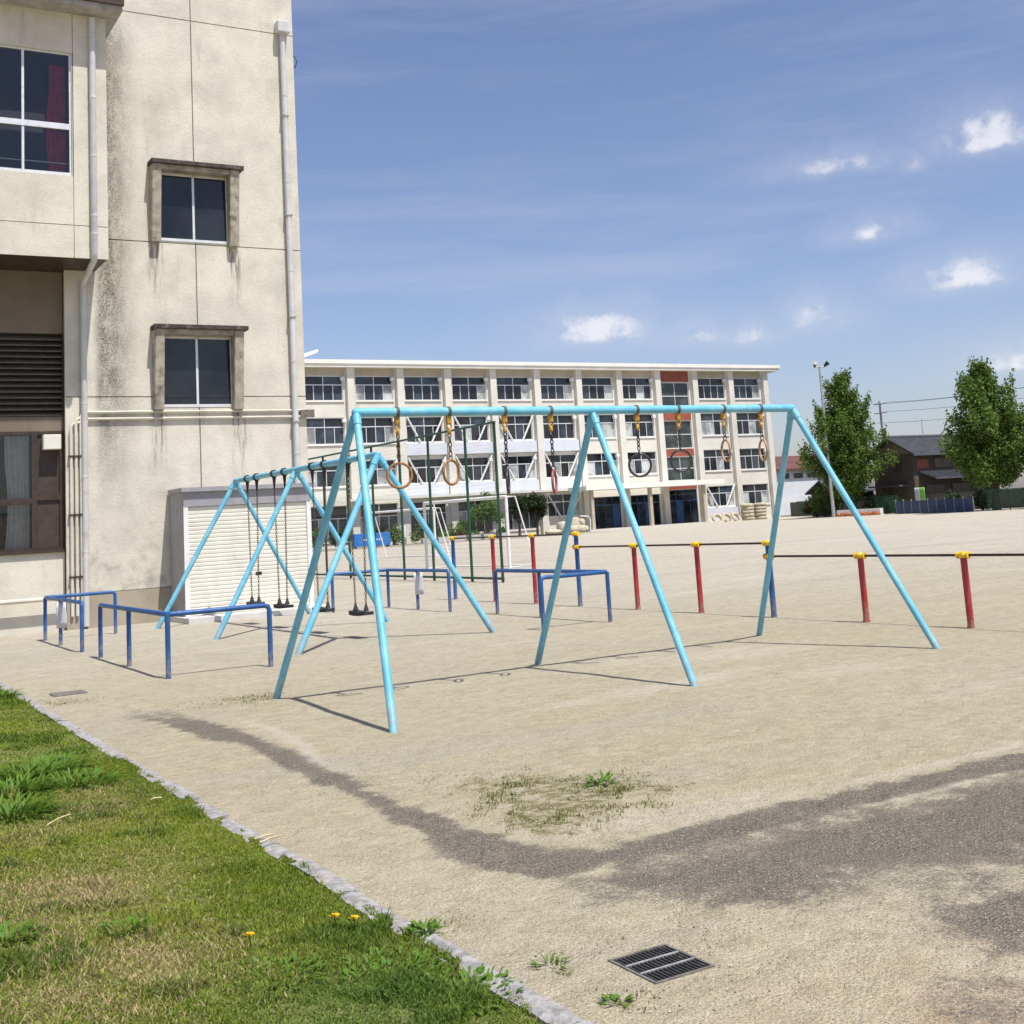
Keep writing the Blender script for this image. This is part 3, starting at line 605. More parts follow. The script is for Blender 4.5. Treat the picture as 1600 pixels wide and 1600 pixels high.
MB().box(7.7,7.82,y0-.005,y0+.02,.78,.83).build('lock', M['steel_dark'], sho)
MB().box(x0+.1,x1-.1,y0+.3,y0+.32,z0,2.14).build('back_lining', M['dark_room'], shed)

# ------------------------------------------------------------------ rings frame in front
fr = thing('rings_gantry', 'long light blue steel frame of three A supports carrying eight gymnastic rings', 'play frame', (0,0,0))
BY, BZ = 10.19, 2.575
MB().tube([(4.33,BY,BZ),(9.55,BY,BZ)], .042, 18).ball((4.33,BY,BZ), .042, 16, 10).ball((9.55,BY,BZ), .042, 16, 10).build('beam', M['paint_cyan'], fr)
for XF, XA in ((3.95,4.33), (6.85,6.88), (9.95,9.55)):           # the end supports splay outwards
    for s, yb in ((-1, 8.82), (1, 11.55)):
        b = Vector((XF, yb, -.06)); t = Vector((XA, BY, BZ-(.0 if XF != 6.85 else .03)))
        lg = MB().tube([b, t], .034, 16).build('leg', M['paint_cyan'], fr)
        MB().tube([b.lerp(t, .955), b.lerp(t, .985)], .040, 16).build('collar', M['paint_cyan'], lg)
# X, ring top z, ring radius, fraction of width seen, material, drawn chain material, label
RINGS = [(4.73,2.12,.98,'ring_wood','brown hanging ring seen full circle beside the left end of the blue frame'),
 (5.26,2.13,.64,'ring_wood','brown hanging ring seen as an oval, second from the left'),
 (5.86,2.02,.08,'ring_dark','dark hanging ring seen edge on, third from the left'),
 (6.38,2.00,.16,'ring_red','faded red hanging ring seen edge on, left of the middle support'),
 (7.42,2.13,.99,'ring_dark','black hanging ring seen full circle just right of the middle support'),
 (7.95,2.16,.95,'ring_dark','dark hanging ring seen full circle, third from the right end'),
 (8.56,2.25,.40,'ring_pale','pale worn hanging ring seen narrow, second from the right end'),
 (9.08,2.24,.36,'ring_pale','pale worn hanging ring seen narrow, last one beside the right end support')]
for (X_, zt, fr_, mt, lab) in RINGS:
    t = thing('hanging_ring', lab, 'gym ring', (X_,BY,BZ), 'gymnastic rings on the blue frame')
    # yellow bracket clamped round the beam
    MB().tube([(-.014,0,0),(.014,0,0)], .049, 14).build('clamp_band', M['chain'], t); MB().bbox(-.024,.024,-.020,.020,-.115,-.040,.008).build('bracket', M['bracket_yellow'], t)
    MB().torus((0,0,-.135), .024, .009, (0,1,0), 14, 6).ball((0,0,-.185), .021, 10, 6, (1,1,1.5)).build('swivel', M['bracket_yellow'], t)
    MB().chain((0,0,-.20), (0,0,zt-BZ+.03), .052, .0062, 10, 5).build('chain', M['steel_dark'] if mt in ('ring_dark','ring_red') else M['chain'], t)
    va = math.atan2(BY, X_); na = va+math.acos(fr_)*(1 if X_ < 8 else -1)
    rb = MB().torus((0,0,zt-BZ-.122), .112, .0125, (math.cos(na),math.sin(na),0), 40, 10)
    rb.build('ring', M[mt], t)
    MB().torus((0,0,zt-BZ+.012), .020, .005, (-math.sin(na),math.cos(na),0), 12, 5).build('eye', M['steel_dark'], t)

# ------------------------------------------------------------------ swing set behind
sw = thing('swing_set', 'light blue swing frame of three A supports in front of the storage shed', 'swing frame', (0,0,0))
SX, SZ = 7.0, 2.545
MB().tube([(SX,15.77,SZ),(SX,22.25,SZ)], .048, 16).ball((SX,15.77,SZ), .048, 14, 8).ball((SX,22.25,SZ), .048, 14, 8).build('beam', M['paint_cyan'], sw)
for YF, YA in ((15.3,15.77), (18.88,19.03), (22.45,22.25)):
    for s in (-1, 1):
        b = Vector((SX+s*1.46, YF, -.06)); t = Vector((SX, YA, SZ)); lg = MB().tube([b, t], .043, 14).build('leg', M['paint_cyan'], sw)
        MB().tube([b.lerp(t, .945), b.lerp(t, .98)], .051, 14).build('collar', M['paint_cyan'], lg)
SWL = ['black swing seat on chains farthest from the camera beside the left blue support', 'black swing seat on chains hanging before the cream shutter',
       'black swing seat on chains just right of the shed corner, second nearest', 'black swing seat on chains nearest the camera at the right end of the swing frame']
for k, Y_ in enumerate((21.3, 19.86, 18.06, 16.6)):
    t = thing('swing', SWL[k], 'swing', (SX,Y_,SZ), 'swings on the light blue frame'); sz = .36-SZ
    for s in (-1, 1):
        yy = s*.26
        MB().tube([(0,yy-.03,0),(0,yy+.03,0)], .068, 12).tube([(0,yy,-.05),(0,yy,-.13),(0,yy,-.26)], [.036,.026,.012], 8).build('hanger', M['steel_dark'], t)
        MB().chain((0,yy,-.25), (0,s*.19,sz+.10), .048, .0048, 8, 4).build('chain', M['chain'], t)
        MB().tube([(0,s*.19,sz+.12),(0,s*.19,sz+.02)], [.012,.045], 8).build('seat_clamp', M['rubber'], t)
    st = MB(); n = 14; vs = []; fs = []
    for i in range(n+1):
        u = -1+2*i/n; zz = .018*(u*u)-.0; hw = .10*(1-.25*abs(u)**6); vs += [(-hw,u*.28,sz+zz),(hw,u*.28,sz+zz),(hw,u*.28,sz+zz-.045),(-hw,u*.28,sz+zz-.045)]
    for i in range(n):
        for j in range(4): a = i*4+j; b = i*4+(j+1)%4; fs.append((a,b,b+4,a+4))
    fs += [(0,3,2,1),(n*4,n*4+1,n*4+2,n*4+3)]; st.add(vs, fs).build('seat', M['rubber'], t)

# ------------------------------------------------------------------ blue guard rails round the swings
RL = .71
def guard(label, corner, along, ret):
    t = thing('guard_rail', label, 'guard rail', (*corner,0), 'blue guard rails around the swings'); cx, cy = corner
    pts = [(0,along[-1],RL),(0,0,RL),(ret,0,RL)]
    def bend(a, c, b, r=.06):
        a, c, b = Vector(a), Vector(c), Vector(b); p = c+(a-c).normalized()*r; q_ = c+(b-c).normalized()*r
        return [p.lerp(c,0).lerp(q_,0), (p+q_+c*2)/4, q_]
    path = [(0,along[-1],0-.05)]+bend((0,along[-1],0),(0,along[-1],RL),(0,0,RL))+bend((0,along[-1],RL),(0,0,RL),(ret,0,RL))+bend((0,0,RL),(ret,0,RL),(ret,0,0))+[(ret,0,-.05)]
    MB().tube(path, .03, 12).build('rail', M['paint_blue'], t)
    MB().tube([(0,0,-.05),(0,0,RL)], .03, 12).build('post', M['paint_blue'], t)
    for a in along[:-1]: MB().tube([(0,a,-.05),(0,a,RL)], .03, 12).build('post', M['paint_blue'], t)
    return t
guard('L shaped blue pipe guard rail nearest the building wall', (3.66,22.25), (-1.4,-3.1), 1.15)
guard('L shaped blue pipe guard rail closest to the camera, beside the lawn', (3.67,14.32), (1.9,3.6), 1.2)
guard('L shaped blue pipe guard rail behind the swings near the green posts', (9.95,22.2), (-1.3,-2.6), -1.15)
guard('L shaped blue pipe guard rail behind the middle support of the rings frame', (10.1,14.87), (1.9,3.3), -1.12)
for (x, y, lab) in ((3.66,20.83,'small white sheet tied to the guard rail by the building'), (9.95,20.88,'small white sheet tied to the guard rail behind the swings')):
    s = MB(); n = 6; vs = []; fs = []
    for i in range(n+1):
        for j in range(5):
            u = i/n-.5; vs.append((u*.16*.86+.006*math.sin(j*1.3+i), -.05-u*.16*.5+.010*math.cos(u*6+j*.5), .27+.10*j))
    for i in range(n):
        for j in range(4): a = i*5+j; fs.append((a,a+1,a+6,a+5))
    o = s.add(vs, fs, True).build('notice_sheet', M['paper']); o.location = (x, y, 0); tag(o, lab, 'sheet')
    md = o.modifiers.new('t', 'SOLIDIFY'); md.thickness = .004

# ------------------------------------------------------------------ row of horizontal bars
hb = thing('horizontal_bars', 'row of chin-up bars stepping down in height on red and blue posts', 'exercise bars', (0,0,0))
HX = 11.62; PY = [22.62,20.95,19.45,17.98,16.3,14.7,13.12,11.42,9.82,8.2]; TOP = [1.22]*4+[1.0]*3+[.82]*3
PM = ['blue','red','red','blue','red','red','blue','red','red','blue']
def capnode(z, parent, y):
    MB().tube([(HX,y-.075,z),(HX,y+.075,z)], .033, 12).ball((HX,y,z), .052, 12, 8, (1,1,.9)).tube([(HX,y-.085,z),(HX,y-.06,z)], .04, 12).tube([(HX,y+.06,z),(HX,y+.085,z)], .04, 12).build('bar_clamp', M['paint_yellow'], parent)
for i, y in enumerate(PY):
    x = HX-(.012*(i-2) if i > 4 else 0)*0
    p = MB().tube([(HX,y,-.08),(HX,y,TOP[i])], .039, 14)
    p = p.build('post', M['paint_'+PM[i]], hb); MB().tube([(HX,y,-.02),(HX,y,.035)], [.047,.043], 14).build('foot_collar', M['paint_'+PM[i]], p)
    capnode(TOP[i], hb, y)
capnode(1.0, hb, PY[3]); capnode(.82, hb, PY[6])
for i in range(9):
    z = 1.22 if i < 3 else 1.0 if i < 6 else .82
    MB().tube([(HX,PY[i],z),(HX,PY[i+1],z)], .0155, 10).build('bar', M['bar_steel'], hb)

# ------------------------------------------------------------------ green ball-stop fence
nf = thing('ball_stop_fence', 'tall dark green post fence with thin net beside the goal', 'fence', (0,0,0))
NX = 15.1; NYs = [26.8,28.4,30.6,32.5,34.5,36.5,38.5,40.5,42.5]
for y in NYs: MB().tube([(NX,y,-.05),(NX,y,3.97)], .037, 10).build('post', M['green_paint'], nf)
for z in (3.97,): MB().tube([(NX,26.75,z),(NX,42.6,z)], .03, 8).build('top_rail', M['green_paint'], nf)
MB().tube([(NX,26.75,.10),(NX,42.6,.10)], .03, 8).build('bottom_rail', M['green_paint'], nf)
nt_ = MB(); th = .0014
y = 26.85
while y < 42.5: nt_.add([(NX+.05,y-th,.1),(NX+.05,y+th,.1),(NX+.05,y+th,3.95),(NX+.05,y-th,3.95)], [(0,1,2,3)]); y += .10
z = .15
while z < 3.95: nt_.add([(NX+.05,26.8,z-th),(NX+.05,42.5,z-th),(NX+.05,42.5,z+th),(NX+.05,26.8,z+th)], [(0,1,2,3)]); z += .10
nt_.build('net', M['net'], nf)
def goal(label, p0, p1, depth, h=2.25):
    a, b = Vector((*p0,0)), Vector((*p1,0)); t = thing('soccer_goal', label, 'goal', ((a+b)/2)); c0 = (a+b)/2
    a, b = a-c0, b-c0; d = (b-a).normalized(); nrm = Vector((-d.y, d.x, 0))*depth; H_ = Vector((0,0,h))
    MB().tube([a-Vector((0,0,.05)), a+H_], .055, 12).build('post', M['white_paint'], t); MB().tube([b-Vector((0,0,.05)), b+H_], .055, 12).build('post', M['white_paint'], t)
    MB().tube([a+H_, b+H_], .055, 12).build('crossbar', M['white_paint'], t)
    for e in (a, b): MB().tube([e+H_, e+H_+nrm*.35, e+nrm+Vector((0,0,.03)), e+Vector((0,0,.03))], .025, 8).build('side_stay', M['white_paint'], t)
    MB().tube([a+nrm+Vector((0,0,.03)), b+nrm+Vector((0,0,.03))], .025, 8).build('back_bar', M['white_paint'], t)
    n_ = MB(); L = (b-a).length; k = int(L/.16); w = d*.0016
    for i in range(k+1):
        s = a+d*L*i/k; n_.add([s+H_+nrm*.35-w, s+H_+nrm*.35+w, s+nrm+w, s+nrm-w], [(0,1,2,3)])
    for j in range(16):
        q0 = H_+nrm*.35; q1 = nrm; s = q0.lerp(q1, j/15); v = Vector((0,0,.0016)); n_.add([a+s-v, b+s-v, b+s+v, a+s+v], [(0,1,2,3)])
    n_.build('net', M['net'], t)
goal('white soccer goal frame standing behind the green net posts', (19.55,34.2), (18.75,38.5), -1.1)
goal('farther white soccer goal frame half hidden behind the nearer goal', (25.8,52.0), (24.6,57.0), -1.1)

# ------------------------------------------------------------------ main school building
SY = 95.0
sc = thing('school_building', 'long four-storey cream school building with rows of windows across the yard', 'building', (0,0,0))
P0, PW, WW = 40.4, 4.558, 3.42
bays = [P0+PW*i for i in range(-4, 10)]                       # window left edges
ROWS = [(12.12,14.2),(8.5,10.7),(5.0,7.08),(1.5,3.5)]
STAIR = 7; 
def bay_i(i): return i-4                                       # 0 = the first bay fully in view
DOORB = (5, 6)
XL, XR = bays[0]-.6, 86.1
xs = [XL, XR]; zs = [-.2, 14.85]; OP = []
for n_, bx_ in enumerate(bays):
    i = bay_i(n_)
    for r, (a, b) in enumerate(ROWS):
        if i == STAIR: z0, z1 = [(11.05,13.75),(7.3,10.0),(4.2,6.5),(.05,3.3)][r]; 
        elif r == 3 and i in DOORB: z0, z1 = .05, 3.0
        elif r == 3 and i < 4: z0, z1 = .55, 3.45
        else: z0, z1 = a, b
        OP.append((bx_, bx_+WW, z0, z1, i, r))
xs += [v for o in OP for v in o[:2]]; zs += [v for o in OP for v in o[2:4]]
mb = MB().relief(xs, zs, lambda x, z: (.28, False) if any(o[0]<x<o[1] and o[2]<z<o[3] for o in OP) else (0, True), SY)
mb.box(XL,XR,SY+.29,106,-.2,14.85).add([(XR,SY,-.2),(XR,SY+.3,-.2),(XR,SY+.3,14.85),(XR,SY,14.85)],[(0,1,2,3)])
mb.build('wall', M['school_white'], sc)
MB().box(XL-1,87.0,SY-.85,106.6,14.85,15.12).box(XL-1,87.1,SY-.95,106.7,15.121,15.45).build('roof', M['school_roof'], sc)
MB().add([(35.2,97,15.9),(38.0,97,16.75),(38.0,98.5,16.75),(35.2,98.5,15.9),(35.2,97,15.45),(38.0,97,16.5),(38.0,98.5,16.5),(35.2,98.5,15.45)],[(0,1,2,3),(4,7,6,5),(0,4,5,1),(3,2,6,7),(1,5,6,2)]).build('rooftop_hatch', M['white_paint'], sc)
pil = MB().box(0,.62,SY-.42,SY-.001,-.2,14.849).mesh('pilaster', M['school_white'])
for n_, bx_ in enumerate(bays+[bays[-1]+PW]):
    link('pilaster', pil, sc, (bx_-.88 if n_ else bx_-.6, 0, 0))
    if n_ % 2 == 0 or n_ > 9:
        MB().tube([(bx_-.10,SY-.12,-.1),(bx_-.10,SY-.12,14.8)], .07, 8).build('drain_pipe', M['school_white'], sc)
BR = {(1,1),(1,2),(2,1),(2,2),(3,1),(3,2),(4,2),(8,3),(4,3)}
pane_cache = {}
def pane(w, h, mat):
    k = (round(w,3), round(h,3), mat)
    if k not in pane_cache: pane_cache[k] = MB().box(0,w,0,.02,0,h).mesh('pane', M[mat])
    return pane_cache[k]
frame_cache = {}
def win_frame(w, h, zt, nlo, nup, mat):
    k = (round(w,3), round(h,3), zt, nlo, nup, mat)
    if k in frame_cache: return frame_cache[k]
    m_ = MB(); t = .06
    m_.box(0,w,-.03,.06,0,t).box(0,w,-.03,.06,h-t,h).box(0,t,-.03,.06,t,h-t).box(w-t,w,-.03,.06,t,h-t).box(t,w-t,-.03,.06,zt-.04,zt+.04)
    for i in range(1, nlo): x = w*i/nlo; m_.box(x-.03,x+.03,-.025,.05,t,zt-.04)
    for i in range(1, nup): x = w*i/nup; m_.box(x-.03,x+.03,-.025,.05,zt+.04,h-t)
    frame_cache[k] = m_.mesh('window', M[mat]); return frame_cache[k]
rr = random.Random(3)
for (x0, x1, z0, z1, i, r) in OP:
    w, h = x1-x0, z1-z0; hid = i < -1
    if r == 3 and (i in DOORB or i == STAIR):
        d = link('door', win_frame(w, h, 2.25, 4, 4, 'door_blue'), sc, (x0, SY+.1, z0))
        for j in range(4):
            mt = ['door_blue','glass','glass','glass_b'][(j+i) % 4]
            link('pane', pane(w/4-.06, 2.1, mt), d, (w*j/4+.03, .02, .06))
            link('pane', pane(w/4-.06, h-2.35, 'glass'), d, (w*j/4+.03, .02, 2.29))
        continue
    if i == STAIR: zt, nlo, nup = h*.5, 2, 2
    else: zt, nlo, nup = h*.64, 4, 2
    wo = link('window', win_frame(w, h, zt, nlo, nup, 'alu'), sc, (x0, SY+.12, z0))
    for j in range(nlo):
        u = rr.random()
        mt = 'glass_g' if i == STAIR or (r == 3 and i < 4 and u > .2) else ('glass_pale' if (u < .13 or (u < .35 and j in (0,nlo-1))) else 'glass' if u < .7 else 'glass_b')
        if not hid: link('pane', pane(w/nlo-.07, zt-.11, mt), wo, (w*j/nlo+.035, .02, .065))
    for j in range(nup):
        if not hid: link('pane', pane(w/nup-.07, h-zt-.11, 'glass_g' if i == STAIR else rr.choice(('glass','glass','glass_b'))), wo, (w*j/nup+.035, .02, zt+.045))
    if hid: link('pane', pane(w-.1, h-.1, 'glass'), wo, (.05,.02,.05))
    if i != STAIR:
        MB().box(x0-.08,x1+.08,SY-.10,SY+.09,z0-.11,z0-.001).build('window_ledge', M['school_roof'], sc)
        if r < 3 and i > -2 and rr.random() < .8: MB().bbox(x1-.25,x1+.1,SY-.32,SY-.005,z1-.42,z1-.14,.03).build('wall_box', M['white_paint'], sc)  # small white boxes on the wall beside the window tops
    if (i, r) in BR:
        b = MB(); xm = (x0+x1)/2
        for sx in (x0-.1, x1+.1): b.tube([(sx,SY-.2,z1+.1),(xm+(sx-xm)*.22,SY-.2,z0-.3)], .085, 6)
        b.build('steel_brace', M['white_paint'], sc)
    if (i in (1,2,3,4) and r in (1,2)) or (i == 8 and r == 3):
        zb = ROWS[r+1][1]+.3 if r < 3 else .1
        MB().box(x0-.2,x1+.2,SY-.30,SY-.105,zb,z0-.12).build('spandrel_panel', M['school_panel'], sc)
sxx = bays[STAIR+4]
for (a, b) in ((13.8,14.84),(10.05,11.0),(6.55,7.25),(3.35,4.15)): MB().box(sxx,sxx+WW,SY-.06,SY+.02,a,b).build('red_panel', M['school_red'], sc)
# tan strip painted in for the roof overhang's shade above the top windows
for n_, bx_ in enumerate(bays):
    if bay_i(n_) != STAIR: MB().box(bx_-.2,bx_+WW+.15,SY-.03,SY-.002,14.22,14.84).build('eaves_shade_strip', M['school_tan'], sc)
cn = MB().box(60.0,75.4,90.6,SY-.43,3.62,3.95).box(59.9,75.5,90.5,90.7,3.6,4.05); cn.build('entrance_canopy', M['school_roof'], sc)
for x in (60.6,67.0,73.2): MB().box(x,x+.3,90.9,91.2,-.1,3.62).build('canopy_column', M['school_tan'], sc)
MB().box(60.2,75.2,90.7,SY,-.2,.14).build('entrance_step', M['slab'], sc)
MB().box(30,60,93.6,SY-.43,3.72,3.9).build('ground_floor_canopy', M['school_white'], sc)

# ------------------------------------------------------------------ foliage
def leaves(name, centers, radii, n, size, mat, parent, flat=.75, upw=.3, seed=1):
    r = np.random.default_rng(seed); centers = np.array(centers, float); radii = np.array(radii, float)
    p = radii**2; p /= p.sum(); k = r.choice(len(centers), n, p=p)
    d = r.normal(size=(n,3)); d /= np.linalg.norm(d, axis=1)[:,None]; rad = radii[k]*r.random(n)**.4
    P = centers[k]+d*rad[:,None]*np.array([1,1,flat])
    nr = r.normal(size=(n,3))+d*.7+np.array([0,0,upw]); nr /= np.linalg.norm(nr, axis=1)[:,None]
    t = np.cross(nr, r.normal(size=(n,3))); t /= np.linalg.norm(t, axis=1)[:,None]; b = np.cross(nr, t)
    s = size*(.6+.8*r.random(n))[:,None]
    V = np.stack([P-t*s*.5, P-b*s*.35+nr*s*.05, P+t*s*.6, P+b*s*.35+nr*s*.05], 1).reshape(-1,3); F = np.arange(n*4).reshape(-1,4)
    me = np_mesh(name, V, F, mat)
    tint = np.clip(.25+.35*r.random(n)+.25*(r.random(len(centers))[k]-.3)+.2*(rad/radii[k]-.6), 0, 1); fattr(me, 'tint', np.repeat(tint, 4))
    return link(name, me, parent)
def big_tree(label, loc, h, R, seed, n=15000, zc=.16):
    r = random.Random(seed); t = thing('ginkgo_tree', label, 'tree', loc, 'tall trees along the far edge of the yard')
    tr = MB().tube([(0,0,-.2),(0.03,.02,h*.15),(-.05,.05,h*.5),(.02,0,h*.93)], [.34,.27,.16,.03], 10); C = []; Rd = []
    def prof(u): return R*(1.05*min(1, u*3.2+.45))*(1-u)**.62+.25
    for k in range(150):
        u = r.random()**1.15; z = h*(zc+(1-zc)*u*.97); a = r.random()*6.283; L = prof(u)*r.uniform(.35,1.0)*(1+.18*math.sin(a*3+seed))
        e = Vector((math.cos(a)*L, math.sin(a)*L, z+L*.35)); s0 = Vector((0,0,max(h*.1, z-L*.35)))
        if k < 45: tr.tube([s0, s0.lerp(e,.55)+Vector((0,0,-.15)), e], [.07,.045,.012], 5, False)
        m_ = 3
        for j in range(m_): C.append(s0.lerp(e, .5+.5*j/(m_-1))+Vector((r.uniform(-.2,.2),r.uniform(-.2,.2),r.uniform(0,.3)))); Rd.append(r.uniform(.5,.9)*(1-.35*u))
        [(C.append(e+Vector((math.cos(a)*.12*q_,math.sin(a)*.12*q_,.35*q_))), Rd.append(.34-.07*q_)) for q_ in (1,2,3)]
    for j in range(8): C.append(Vector((r.uniform(-.25,.25),r.uniform(-.25,.25),h*(.86+.02*j)))); Rd.append(.45-.04*j)
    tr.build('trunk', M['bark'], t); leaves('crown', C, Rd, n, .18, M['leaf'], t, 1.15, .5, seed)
    return t
big_tree('tall dark green tree behind the floodlight pole', (79.3,78.3,0), 12.0, 3.8, 5, 60000)
big_tree('tall green tree at the right end of the yard past the house', (76.6,61.2,0), 10.5, 3.6, 11, 60000, zc=.2)
def bush(name, label, loc, R, h, mat, seed, n=1800, size=.16, cat='bush', trunk=0, group=None):
    r = random.Random(seed); t = thing(name, label, cat, loc, group); C = []; Rd = []
    for k in range(26):
        a = r.random()*6.283; q_ = R*math.sqrt(r.random()); z = trunk+(h-trunk)*(.2+.75*r.random()*math.sqrt(max(0.05,1-(q_/R)**2)))
        C.append((math.cos(a)*q_*.85, math.sin(a)*q_*.85, z)); Rd.append(R*r.uniform(.25,.42))
    tr = MB()
    for k in range(4): tr.tube([(r.uniform(-.08,.08),r.uniform(-.08,.08),-.1),(r.uniform(-.2,.2)*R,r.uniform(-.2,.2)*R,max(trunk,h*.3)),(r.uniform(-.6,.6)*R,r.uniform(-.6,.6)*R,h*.75)], [.07,.05,.015], 6)
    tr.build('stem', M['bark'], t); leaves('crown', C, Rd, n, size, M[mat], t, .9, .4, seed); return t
def topiary(label, loc, seed):
    r = random.Random(seed); t = thing('topiary_tree', label, 'tree', loc, 'clipped round trees before the school'); C = []; Rd = []
    tr = MB().tube([(0,0,-.1),(.03,0,.9),(0,0,2.2)], [.13,.10,.07], 8)
    for k in range(5): a = k*1.26; tr.tube([(0,0,.8+.1*k),(math.cos(a)*.3,math.sin(a)*.3,1.5),(math.cos(a)*.5,math.sin(a)*.5,2.2)], [.06,.05,.02], 6)
    for k in range(30):
        a, q_ = r.random()*6.283, .75*r.random()**.5; C.append((math.cos(a)*q_, math.sin(a)*q_, 2.5+r.uniform(-.75,.75)*math.sqrt(1-(q_/.9)**2)*1.2)); Rd.append(.38)
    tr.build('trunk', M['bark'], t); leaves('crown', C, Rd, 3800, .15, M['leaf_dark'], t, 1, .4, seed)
topiary('clipped dark round tree before the school, left of the pair', (53.75,92,0), 21); topiary('clipped dark round tree before the school, right of the pair', (55.55,92,0), 22)
bush('garden_tree', 'loose light green small tree behind the soccer goal net', (50.0,91,0), 1.5, 3.9, 'leaf_lite', 31, 2600, .18, 'tree', 1.0)
SH = [(44.6,1.0,1.6,'leaf','dark green shrub growing right of the outdoor fan unit'), (46.2,.8,1.2,'leaf_lite','low light green shrub under the school windows'), (47.6,.9,1.5,'leaf','round green shrub left of the light green tree'),
      (40.6,.8,1.5,'leaf_dark','dark shrub behind the blue board'), (35.2,.9,1.8,'leaf','green shrub left of the blue board near the shed corner'), (52.0,.7,1.0,'leaf_dark','low dark shrub left of the clipped trees')]
SH += [(42.0,.9,1.7,'leaf','leafy green shrub just left of the outdoor fan unit'), (45.4,1.0,2.0,'leaf_dark','tall dark shrub between the low shrubs before the school'), (48.9,1.0,2.1,'leaf','tall green shrub touching the light green tree'), (37.4,1.0,1.9,'leaf_dark','dark shrub behind the left part of the blue board'), (33.6,1.0,1.7,'leaf_lite','light shrub at the foot of the school beside the shed')]
for k, (x, R, h, mt, lab) in enumerate(SH): bush('shrub', lab, (x,92.2,0), R, h, mt, 40+k, 1100, .15, 'shrub', 0, 'shrubs along the school front')
# flower planters along the school
PLB = ['left end of the row', 'second from the left', 'third from the left', 'third from the right', 'second from the right', 'right end of the row']
for k, x in enumerate((44.2,45.6,47.0,48.4,49.8,51.2)):
    t = thing('planter', 'pale trough planter with flowers below the shrubs, '+PLB[k], 'planter', (x,90.4,0), 'planters along the school front')
    MB().add([(-.5,-.2,0),(.5,-.2,0),(.5,.2,0),(-.5,.2,0),(-.58,-.26,.42),(.58,-.26,.42),(.58,.26,.42),(-.58,.26,.42)],[(0,1,5,4),(1,2,6,5),(2,3,7,6),(3,0,4,7),(4,5,6,7)]).build('trough', M['slab'], t)
    leaves('flowers', [(-.3,0,.55),(0,0,.6),(.3,0,.55)], [.28,.3,.28], 260, .09, M['leaf_lite' if k % 2 else 'leaf_red'], t, .8, .5, 60+k)
# outdoor fan unit
ac = thing('outdoor_fan_unit', 'white outdoor air-conditioning unit with two stacked fans against the school', 'air conditioner', (42.95,93,0))
MB().bbox(-.45,.45,-.2,.2,.08,1.5,.02).build('casing', M['white_paint'], ac); MB().box(-.4,-.3,-.2,.2,0,.079).box(.3,.4,-.2,.2,0,.079).build('foot', M['steel_dark'], ac)
for z in (.45,1.12): f = MB().torus((-.08,-.21,z), .27, .02, (0,1,0), 24, 6); [f.tube([(-.08,-.215,z),(-.08+.27*math.cos(a),-.215,z+.27*math.sin(a))], .022, 6) for a in (0,1.05,2.1,3.14,4.2,5.25)]; f.build('fan_grille', M['steel_dark'], ac)
# blue board
bb = thing('blue_board', 'blue board with a white line of marks standing in front of the school', 'board', (38.2,88,0))
MB().bbox(-1.5,1.5,-.25,.25,.12,1.1,.03).build('panel', M['bin_blue'], bb); MB().box(-1.4,-1.3,-.2,.2,-.02,.12).box(1.3,1.4,-.2,.2,-.02,.12).build('foot', M['steel_dark'], bb)
mk = MB()
for k in range(9): x = -.75+k*.18; mk.box(x,x+(.10+.03*(k%3)),-.258,-.2505,.52+.02*(k%2),.66+.01*(k%3))
mk.build('marking', M['paper'], bb)
# beige stone benches by the entrance
def lump(mb, c, s, seed):
    r = random.Random(seed); bm = bmesh.new(); bmesh.ops.create_icosphere(bm, subdivisions=2, radius=1)
    for v in bm.verts:
        q_ = v.co.copy(); q_ = Vector([math.copysign(abs(a)**.6, a) for a in q_])*(1+r.uniform(-.07,.07)); v.co = Vector((c[0]+q_.x*s[0], c[1]+q_.y*s[1], c[2]+q_.z*s[2]))
    bm.verts.index_update(); mb.add([v.co for v in bm.verts], [[v.index for v in f.verts] for f in bm.faces], True); bm.free(); return mb
for k, (x, s, z, lab) in enumerate(((57.9,(.5,.4,.55),.5,'upright beige boulder beside the clipped trees'), (56.9,(.8,.4,.22),.18,'long low beige boulder at the foot of the clipped trees'))):
    tag(lump(MB(), (0,0,z), s, 70+k).build('boulder', M['stone']), lab, 'boulder').location = (x,91.6,0)
bn = thing('stone_bench', 'beige high-backed stone bench with an arched pipe end left of the entrance', 'bench', (59.4,91.4,0))
lump(MB(), (0,0,.3), (1.0,.42,.33), 80).build('seat', M['stone'], bn); lump(MB(), (0,.35,.8), (1.0,.16,.55), 81).build('backrest', M['stone'], bn)
MB().tube([(1.05,-.3,0),(1.1,-.3,1.1),(.9,-.25,1.35),(.3,0,1.4)], .05, 8).build('arched_pipe', M['white_paint'], bn)
# pale tyres by the school
tym = MB().torus((0,0,0), .52, .17, (0,0,1), 20, 8); tyme = tym.mesh('tyre', M['tyre'])
for s, x in enumerate((80.3,81.9)):
    for k in range(5):
        o = link('tyre', tyme, None, (x+random.uniform(-.06,.06), 93.2, .16+k*.32)); o.rotation_euler = (random.uniform(-.05,.05),random.uniform(-.05,.05),random.uniform(0,6))
        tag(o, 'pale weathered tyre, %s of the %s stack by the school corner' % (('bottom one','second from the bottom','middle one','second from the top','top one')[k], ('left','right')[s]), 'tyre', 'tyres by the school corner')
for k, x in enumerate((76.5,77.7,78.8)):
    o = link('tyre', tyme, None, (x,93.1,.3)); o.rotation_euler = (.9,.2*k,0); tag(o, 'pale tyre leaning low before the braced window, '+('left one','middle one','right one')[k], 'tyre', 'tyres by the school corner')

